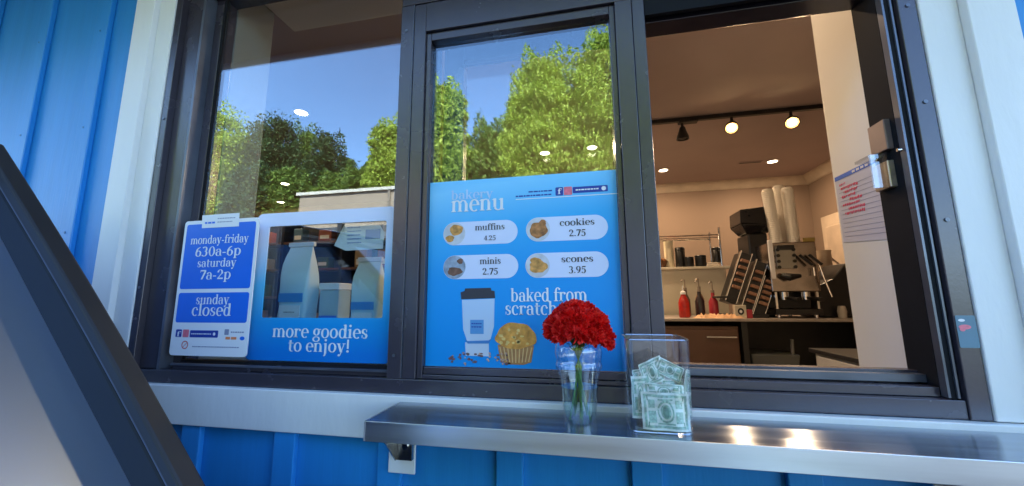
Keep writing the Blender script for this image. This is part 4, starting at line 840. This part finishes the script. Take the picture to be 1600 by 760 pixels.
def cup_stack(px_b, px_t, py_t, y, lab, r=.042):
    b_ = at(px_b, 372, y); t_ = at(px_t, py_t, y); t = thing('cup_stack', lab, 'paper cups', (b_[0], y, BT), 'stacks of paper cups')
    H_ = t_[2] - BT; n_ = int(H_ / .016); m_ = MB(); prof = []
    for i in range(n_): prof += [(r * .97, i * .016), (r * 1.03, i * .016 + .003), (r * 1.03, i * .016 + .006), (r * .97, i * .016 + .0075)]
    prof += [(r * .8, H_ + .07 - .07 + 0.0), (r * .76, H_ + .002)]
    vs = []; lean = t_[0] - b_[0]
    m_.lathe((0, 0, 0), prof, 22); m_.v = [(v[0] + b_[0] + lean * v[2] / H_, v[1] + y, v[2] + BT + .0005) for v in m_.v]
    m_.build('nested_cups', CUPP, t, smooth=True)
cup_stack(1213, 1198, 297, 2.45, 'leftmost leaning stack of paper cups on the espresso machine', .043)
cup_stack(1222, 1216, 291, 2.62, 'middle stack of paper cups, tallest and behind the other two', .045)
cup_stack(1240, 1229, 294, 2.42, 'rightmost stack of paper cups on the espresso machine', .043)
# dark brewer and pitchers at the right of the machine
dk = thing('coffee_brewer', 'black sloping coffee brewer at the far right of the counter', 'brewer', (2.15, 2.5, CT))
q = MB(); q.add([(x_, y_, z_) for y_ in (2.4, 2.7) for x_, z_ in ((1.75, CT), (2.4, CT), (2.4, 1.76), (1.97, 1.72), (1.87, 1.60), (1.75, 1.54))], [(0, 1, 2, 3, 4, 5), (11, 10, 9, 8, 7, 6)] + [(k_, k_ + 6, (k_ + 1) % 6 + 6, (k_ + 1) % 6) for k_ in range(6)])
q.build('brewer_body', M['black'], dk, bevel=.01)
MB().lathe((1.87, 2.34, CT + .03), [(.026, -.03), (.03, .02), (.024, .05), (.02, .06)], 20).build('pitcher', mat('pale_pitcher', (.5, .45, .4, 1), .4), dk, smooth=True)
for i, (x_, y_, z_, r_) in enumerate(((1.84, 2.64, 1.55, .05), (2.06, 2.72, 1.30, .055))):
    t = thing('glass_pitcher', ('pale blender jar behind the black brewer', 'pale mixing jug far right behind the brewer')[i], 'pitcher', (x_, y_ + .1, CT))
    MB().lathe((x_, y_ + .12, CT), [(r_ * .8, 0), (r_, .1), (r_ * 1.1, .55), (r_ * 1.15, .57)], 20).build('jar', mat('cloudy_plastic', (.5, .4, .3, 1), .3), t, smooth=True)
    MB().tube([(x_ + r_ * 1.1, y_ + .12, CT + .5), (x_ + r_ * 1.1 + .05, y_ + .12, CT + .45), (x_ + r_ * 1.1 + .04, y_ + .12, CT + .2), (x_ + r_ * .9, y_ + .12, CT + .15)], .01, 8).build('handle', mat('pale_handle', (.6, .5, .42, 1), .4), t, smooth=True)

# shelving seen dimly through the left window
lsf = thing('back_shelving', 'dark shelving unit with goods deep inside behind the left window', 'shelving', (-4.0, 3.9, FL))
MB().box(-5.5, -2.5, 4.14, 4.175, FL, 2.72).build('back_panel', M['dark'], lsf)
for x in (-5.5, -4.5, -3.5, -2.5): MB().box(x - .02, x + .02, 3.8, 4.139, FL, 2.72).build('upright', M['dark'], lsf)
for z in (.75, 1.1, 1.5, 1.9, 2.3):
    for x in (-5.48, -4.48, -3.48): MB().box(x, x + .96, 3.8, 4.139, z, z + .03).build('shelf_board', mat('walnut_board', (.16, .08, .04, 1), .5), lsf)
PK = [('red-brown', (.3, .08, .04, 1)), ('tan', (.4, .28, .15, 1)), ('slate blue', (.08, .16, .25, 1)), ('off-white', (.5, .46, .4, 1)), ('dark green', (.05, .12, .06, 1))]
SHN = ['lowest', 'second lowest', 'middle', 'upper middle', 'top']
R_ = random.Random(12)
for si, z in enumerate((.75, 1.1, 1.5, 1.9, 2.3)):
    for bi, x0_ in enumerate((-5.4, -4.4, -3.4)):
        kinds = R_.sample(PK, 2)
        for pi_, (cn, cc) in enumerate(kinds):
            xx = x0_ + .15 + .42 * pi_ + R_.uniform(-.05, .05); hh_ = R_.uniform(.14, .27); ww = R_.uniform(.05, .11)
            t = thing('package', '%s package %s the %s shelf, %s bay of the dark back shelving' % (cn, ('left on', 'right on')[pi_], SHN[si], ('left', 'middle', 'right')[bi]), 'package', (xx, 3.9, z + .031), 'packages on the back shelving')
            MB().box(xx - ww, xx + ww, 3.84, 3.98, z + .031, z + .031 + hh_).build('pack_body', mat('pack', cc, .5), t, bevel=.012)
            MB().box(xx - ww * .7, xx + ww * .7, 3.836, 3.8395, z + .07, z + .07 + hh_ * .3).build('pack_label', M['paper'], t)

# ------------------------------------------------------------------ parked car, lower left
car = thing('parked_car', 'dark car whose windshield pillar crosses the lower left corner', 'car', (-1.4, -1.35, 0))
YA, YB = -.5, -2.2
P0 = Vector(at(126, 516, YA)); P1 = Vector(at(262, 762, YA))
def prof_pt(t): return P0 + (P1 - P0) * t
slope = (P1 - P0)
base = P1 + slope * ((P1.z - 1.0) / -slope.z) ; top = P0 - slope * 1.5
ROOFZ = top.z + .02
# pillar profile sampled in its cross-section: from outer (right) to inner (left)
def pillar(yy, mb, s=1):
    nrm = Vector((-slope.z, 0, slope.x)).normalized()       # across the pillar in the XZ plane
    if nrm.x < 0: nrm = -nrm
    return nrm
nr = pillar(YA, None)
def swept(w0, w1, y0, y1, nseg=10, bow=.012):
    mb = MB(); vs = []
    for i in range(nseg + 1):
        t = i / nseg; c = top + (base - top) * t + nr * bow * sin(pi * t)
        for w, y in ((w0, y0), (w1, y0), (w1, y1), (w0, y1)): vs.append((c.x + nr.x * w, y, c.z + nr.z * w))
    mb.add(vs, [(i * 4 + k_, (i + 1) * 4 + k_, (i + 1) * 4 + (k_ + 1) % 4, i * 4 + (k_ + 1) % 4) for i in range(nseg) for k_ in range(4)] + [(0, 1, 2, 3), (nseg * 4 + 3, nseg * 4 + 2, nseg * 4 + 1, nseg * 4)])
    return mb
for sgn, y0 in ((1, YA), (-1, YB)):
    a, b = (y0 - .02, y0 + .012) if sgn > 0 else (y0 - .012, y0 + .02)
    pl = swept(.016, .036, a, b).build('windshield_pillar', M['rubber'], car, bevel=.004, smooth=False)
    swept(.0115, .0155, a + .004, b - .004).build('highlight_line', M['lip'], pl)  # paler strip drawn in for the highlight along the pillar
    swept(-.046, .011, a + .003, b - .003).build('weatherstrip', mat('satin_black_trim', (.006, .008, .011, 1), .5, var=.2, spec=.3), pl, bevel=.004)
# windshield glass
ws_ = MB(); CG = glass_mat('car_glass', .75, (.08, .09, .1, 1), gcol=(.72, .82, .98, 1), rough=.42)
vs = []
for i in range(9):
    t = i / 8; yv = YA - .008 + (YB + .016 - YA) * t; bul = .07 * sin(pi * t)
    for w, c in ((0, top), (1, base)): vs.append((c.x - nr.x * .03 + bul, yv, c.z - nr.z * .03 + bul * .25))
ws_.add(vs, [(2 * i, 2 * i + 1, 2 * i + 3, 2 * i + 2) for i in range(8)])
ws_.build('windshield', CG, car, smooth=True)
# roof
rf = MB(); prof = [(top.x, ROOFZ), (top.x - .35, ROOFZ + .07), (top.x - 1.0, ROOFZ + .08), (top.x - 1.6, ROOFZ - .02), (top.x - 2.1, ROOFZ - .25)]; vs = []
for (x_, z_) in prof:
    for j in range(9):
        t = j / 8; vs.append((x_, YA - .0 + (YB - YA) * t, z_ + .05 * sin(pi * t) - .02))
rf.add(vs, [(i * 9 + j, i * 9 + j + 1, (i + 1) * 9 + j + 1, (i + 1) * 9 + j) for i in range(4) for j in range(8)])
ro = rf.build('roof', M['carpaint'], car, smooth=True); md = ro.modifiers.new('sol', 'SOLIDIFY'); md.thickness = .03; md.offset = -1
# lower body
FX, RX = 1.05, top.x - 2.6
prof = [(RX, .35), (FX - .1, .28), (FX, .45), (FX - .03, .72), (FX - .2, .84), (base.x + .1, 1.0), (base.x - .05, 1.0), (base.x - .4, .98), (RX + .5, 1.0), (RX + .05, .95), (RX - .05, .7)]
bd = MB(); vs = []
for (y_, sc_) in ((YA + .02, .93), (YA + .08, 1), (-1.35, 1.03), (YB - .08, 1), (YB - .02, .93)):
    cx_, cz_ = (RX + FX) / 2, .62
    for (x_, z_) in prof: vs.append((cx_ + (x_ - cx_) * (1 - (1 - sc_) * .3), y_, cz_ + (z_ - cz_) * sc_))
n = len(prof); bd.add(vs, [(i * n + k_, i * n + (k_ + 1) % n, (i + 1) * n + (k_ + 1) % n, (i + 1) * n + k_) for i in range(4) for k_ in range(n)] + [tuple(range(n))[::-1], tuple(range(4 * n, 5 * n))])
bd.build('body', M['carpaint'], car, bevel=.02, smooth=True)
for y_ in (YA, YB):
    s_ = 1 if y_ == YA else -1
    MB().add([(top.x - .06, y_, ROOFZ - .06), (base.x - .14, y_, 1.02), (top.x - 1.0, y_, 1.02), (top.x - 1.0, y_, ROOFZ + .03)], [(0, 1, 2, 3)]).build('side_window', CG, car)
    MB().add([(top.x - 1.08, y_, ROOFZ + .03), (top.x - 1.08, y_, 1.02), (top.x - 1.95, y_, 1.02), (top.x - 1.75, y_, ROOFZ - .10)], [(0, 1, 2, 3)]).build('side_window', CG, car)
    MB().box(top.x - 1.079, top.x - 1.001, y_ - .02, y_ + .01, 1.0, ROOFZ + .04).build('door_pillar', M['rubber'], car)
    MB().hexa([(top.x - 1.95, y_ - .03, 1.0), (top.x - 2.3, y_ - .03, 1.0), (top.x - 2.3, y_ + .01, 1.0), (top.x - 1.95, y_ + .01, 1.0), (top.x - 1.75, y_ - .03, ROOFZ - .08), (top.x - 1.95, y_ - .03, ROOFZ - .18), (top.x - 1.95, y_ + .01, ROOFZ - .18), (top.x - 1.75, y_ + .01, ROOFZ - .08)]).build('rear_pillar', M['carpaint'], car)
    for xw in (.45, RX + .7):
        yo = y_ + .09 * s_
        wh = MB().lathe((xw, yo, .33), [(.2, -.09), (.31, -.1), (.33, -.06), (.33, .06), (.31, .1), (.2, .1)], 32, M=Matrix.Rotation(pi / 2, 3, 'X')).build('wheel', M['rubber'], car, smooth=True)
        q = MB()
        for k_ in range(5):
            a = 2 * pi * k_ / 5; q.hexa([(xw + .03 * cos(a + 1.57), yo + .1 * s_, .33 + .03 * sin(a + 1.57)), (xw - .03 * cos(a + 1.57), yo + .1 * s_, .33 - .03 * sin(a + 1.57)), (xw - .03 * cos(a + 1.57), yo + .115 * s_, .33 - .03 * sin(a + 1.57)), (xw + .03 * cos(a + 1.57), yo + .115 * s_, .33 + .03 * sin(a + 1.57)),
                (xw + .2 * cos(a) + .02 * cos(a + 1.57), yo + .1 * s_, .33 + .2 * sin(a) + .02 * sin(a + 1.57)), (xw + .2 * cos(a) - .02 * cos(a + 1.57), yo + .1 * s_, .33 + .2 * sin(a) - .02 * sin(a + 1.57)), (xw + .2 * cos(a) - .02 * cos(a + 1.57), yo + .115 * s_, .33 + .2 * sin(a) - .02 * sin(a + 1.57)), (xw + .2 * cos(a) + .02 * cos(a + 1.57), yo + .115 * s_, .33 + .2 * sin(a) + .02 * sin(a + 1.57))])
        q.build('rim', M['steelb'], wh)
    MB().hexa([(base.x - .05, y_ + .02 * s_, .98), (base.x + .05, y_ + .02 * s_, .98), (base.x + .05, y_ + .14 * s_, .98), (base.x - .05, y_ + .14 * s_, .98), (base.x - .05, y_ + .02 * s_, 1.08), (base.x + .02, y_ + .02 * s_, 1.08), (base.x + .02, y_ + .15 * s_, 1.08), (base.x - .05, y_ + .15 * s_, 1.08)]).build('side_mirror', M['carpaint'], car, bevel=.015)
    MB().box(FX - .14, FX - .02, min(y_ - .05 * s_, y_ - .4 * s_), max(y_ - .05 * s_, y_ - .4 * s_), .66, .76).build('headlight', mat('headlight_lens', (.5, .5, .5, 1), .1, metal=.5), car, bevel=.02)

# ------------------------------------------------------------------ what the glass mirrors: trees and a low building across the lot
LM = {'yellow': leaf_mat('yellow_green_leaves', (.22, .30, .03), (.38, .48, .06), (.50, .58, .11)), 'dark': leaf_mat('dark_leaves', (.02, .05, .02), (.04, .09, .025), (.10, .14, .04)), 'mid': leaf_mat('mid_leaves', (.06, .12, .02), (.12, .20, .03), (.24, .32, .06))}
BARK = mat('bark', (.09, .065, .045, 1), .9, var=.4, scale=8, bump=.6, bscale=20)
def tree(x, y, ztop, rad_, zlow, kind, lab, nclump=70, nleaf=320, leaf=.13, seed=0):
    R_ = np.random.default_rng(seed + 100); t = thing('broadleaf_tree', lab, 'tree', (x, y, 0), 'trees across the lot')
    H_ = ztop; cz = (ztop + zlow) / 2; rz = (ztop - zlow) / 2
    # clumps
    d = R_.normal(size=(nclump, 3)); d /= np.linalg.norm(d, axis=1)[:, None]; rr = R_.uniform(.1, 1, nclump) ** .55
    C_ = np.stack([x + d[:, 0] * rr * rad_ * .86, y + d[:, 1] * rr * rad_ * .86, cz + d[:, 2] * rr * rz * .88], 1)
    cr_ = R_.uniform(.09, .26, nclump) * (rad_ * rad_ * rz) ** (1 / 3)
    pts = []
    for c, r_ in zip(C_, cr_):
        q = R_.normal(size=(nleaf, 3)); q /= np.linalg.norm(q, axis=1)[:, None]; q *= (R_.uniform(.1, 1.0, nleaf) ** .5 + (R_.random(nleaf) < .12) * R_.uniform(0, .45, nleaf))[:, None] * r_ * np.array([1, 1, .75]); pts.append(c + q)
    nf = int(nclump * nleaf * .35); q = R_.normal(size=(nf, 3)); q /= np.linalg.norm(q, axis=1)[:, None]
    q *= (R_.uniform(.25, 1.0, nf) ** .5 * (1 + .10 * np.sin(q[:, 0] * 7 + seed) * np.sin(q[:, 1] * 6) + .08 * np.sin(q[:, 2] * 11 + q[:, 0] * 9)))[:, None]
    pts.append(q * np.array([rad_ * .93, rad_ * .93, rz * .93]) + np.array([x, y, cz]))
    P = np.concatenate(pts); n_ = len(P)
    a = R_.normal(size=(n_, 3)); a /= np.linalg.norm(a, axis=1)[:, None]; b = np.cross(a, R_.normal(size=(n_, 3))); b /= np.linalg.norm(b, axis=1)[:, None]
    s_ = (leaf * R_.uniform(.45, 1.5, n_))[:, None]
    V_ = np.stack([P - a * s_, P + b * s_ * .45, P + a * s_, P - b * s_ * .45], 1).reshape(-1, 3) - np.array([x, y, 0])
    me = bpy.data.meshes.new('crown'); me.vertices.add(len(V_)); me.vertices.foreach_set('co', V_.astype(np.float32).ravel())
    me.loops.add(n_ * 4); me.loops.foreach_set('vertex_index', np.arange(n_ * 4, dtype=np.int32)); me.polygons.add(n_)
    me.polygons.foreach_set('loop_start', np.arange(0, n_ * 4, 4, dtype=np.int32)); me.polygons.foreach_set('loop_total', np.full(n_, 4, dtype=np.int32)); me.update(calc_edges=True)
    me.materials.append(LM[kind]); o = bpy.data.objects.new('crown', me); COL.objects.link(o); o.parent = t
    mb = MB(); tr0 = .035 * H_ * .6 + .06
    mb.tube([(x, y, -.1), (x + .1, y, zlow + .3), (x - .1, y + .1, cz), (x, y, ztop - rz * .4)], [tr0, tr0 * .8, tr0 * .5, tr0 * .12], 9)
    for i in range(min(16, nclump)):
        c = C_[i]; s0 = Vector((x, y, zlow + .2 + (cz - zlow) * R_.uniform(0, 1))); mid = s0.lerp(Vector(c), .5) + Vector((0, 0, .3)); mb.tube([tuple(s0), tuple(mid), tuple(c)], [tr0 * .35, tr0 * .2, .02], 6)
    mb.build('trunk', BARK, t, smooth=True)
def tree_px(px, py, dist, hw, kind, lab, zlow=1.5, **k_):
    a = mir(px, py, dist); e = abs(mir(px + hw, py, dist)[0] - mir(px - hw, py, dist)[0]) / 2
    tree(a[0], a[1], a[2] * 1.06, e * 1.08, zlow, kind, lab, **k_)
T_ = [
 (352, 172, 24, 38, 'yellow', 'yellow-green tree mirrored at the far left of the left window'),
 (432, 184, 26, 42, 'dark', 'tall dark green tree mirrored left of centre in the left window'),
 (474, 200, 29, 26, 'mid', 'slimmer green tree right behind the tall dark one'),
 (514, 211, 25, 36, 'dark', 'rounded olive-dark tree mirrored at the middle of the left window'),
 (562, 262, 22, 36, 'mid', 'low mid green tree above the beige building'),
 (610, 192, 20, 34, 'yellow', 'yellow-green tree mirrored beside the left mullion'),
 (398, 265, 18, 36, 'dark', 'dense low dark tree at the foot of the tall ones'),
 (455, 268, 19, 34, 'mid', 'sunlit bushy tree below the tall dark one'),
 (520, 275, 19, 30, 'mid', 'bushy tree just above the beige roof edge'),
 (690, 132, 17, 46, 'yellow', 'yellow-green tree at the left of the middle window'),
 (765, 192, 18, 48, 'mid', 'lower green tree between the two taller ones in the middle window'),
 (845, 92, 13.5, 62, 'yellow', 'large fine-leaved yellow-green tree in the middle window'),
 (945, 58, 13, 80, 'yellow', 'largest yellow-green tree at the right of the middle window'),
 (930, 170, 15.5, 110, 'yellow', 'broad yellow-green tree filling in behind the largest one'),
 (1080, 110, 15, 80, 'mid', 'broad green tree mirrored beyond the service opening'),
 (250, 200, 26, 50, 'mid', 'green tree beyond the left end of the beige building'),
]
for i, (px, py, d_, hw, kd, lab) in enumerate(T_):
    tree_px(px, py, d_, hw, kd, lab, zlow=1.6 if d_ > 16 else .6, seed=i, nclump=230 if d_ < 16 else 110, nleaf=560 if d_ < 16 else 400, leaf=.07 if d_ < 16 else .12)
fn = thing('added_fence', 'dark slate board fence added across the lane to darken the reflection in the goodies sign cut-out', 'fence', (-6, -5.6, 0))  # added so the glass mirrors something dark in the cut-out
MB().box(-9.5, 2.0, -5.66, -5.6, .1, 2.95).build('boards', mat('slate_boards', (.05, .06, .075, 1), .6, var=.35, scale=4, stretch=(4, 1, .3)), fn)
for i in range(6): MB().box(-9.5 + 2.28 * i, -9.4 + 2.28 * i, -5.599, -5.5, 0, 3.0).build('post', M['dark'], fn)
# beige low building
a, b = mir(480, 311, 12), mir(640, 290, 12)
bb = thing('beige_building', 'low beige flat-roofed building reflected above the goodies sign', 'building', (a[0], -12, 0))
BG = mat('beige_stucco', (.30, .23, .17, 1), .85, var=.08, scale=2, bump=.3, bscale=20)
zt = a[2]
MB().box(a[0], a[0] + 5.2, -15.5, -11.6, 0, zt).build('wall', BG, bb)
MB().box(a[0] - .1, a[0] + 5.3, -15.6, -11.5, zt + .001, zt + .12).build('parapet_cap', mat('cap_metal', (.55, .5, .42, 1), .5), bb)
MB().box(a[0] + 3.9, a[0] + 4.0, -11.598, -11.53, 0, zt - .02).build('downpipe', mat('pipe_brown', (.2, .16, .12, 1), .5), bb)
for i in range(3): 
    w_ = MB().box(a[0] + .5 + 1.1 * i, a[0] + 1.2 + 1.1 * i, -11.599, -11.57, 1.6, 2.7).build('window', M['bronze'], bb)
    MB().box(a[0] + .55 + 1.1 * i, a[0] + 1.15 + 1.1 * i, -11.5695, -11.565, 1.65, 2.65).build('pane', mat('dark_pane', (.03, .04, .05, 1), .08), w_)
for o in COL.objects:
    if 'root' in o: del o['root']
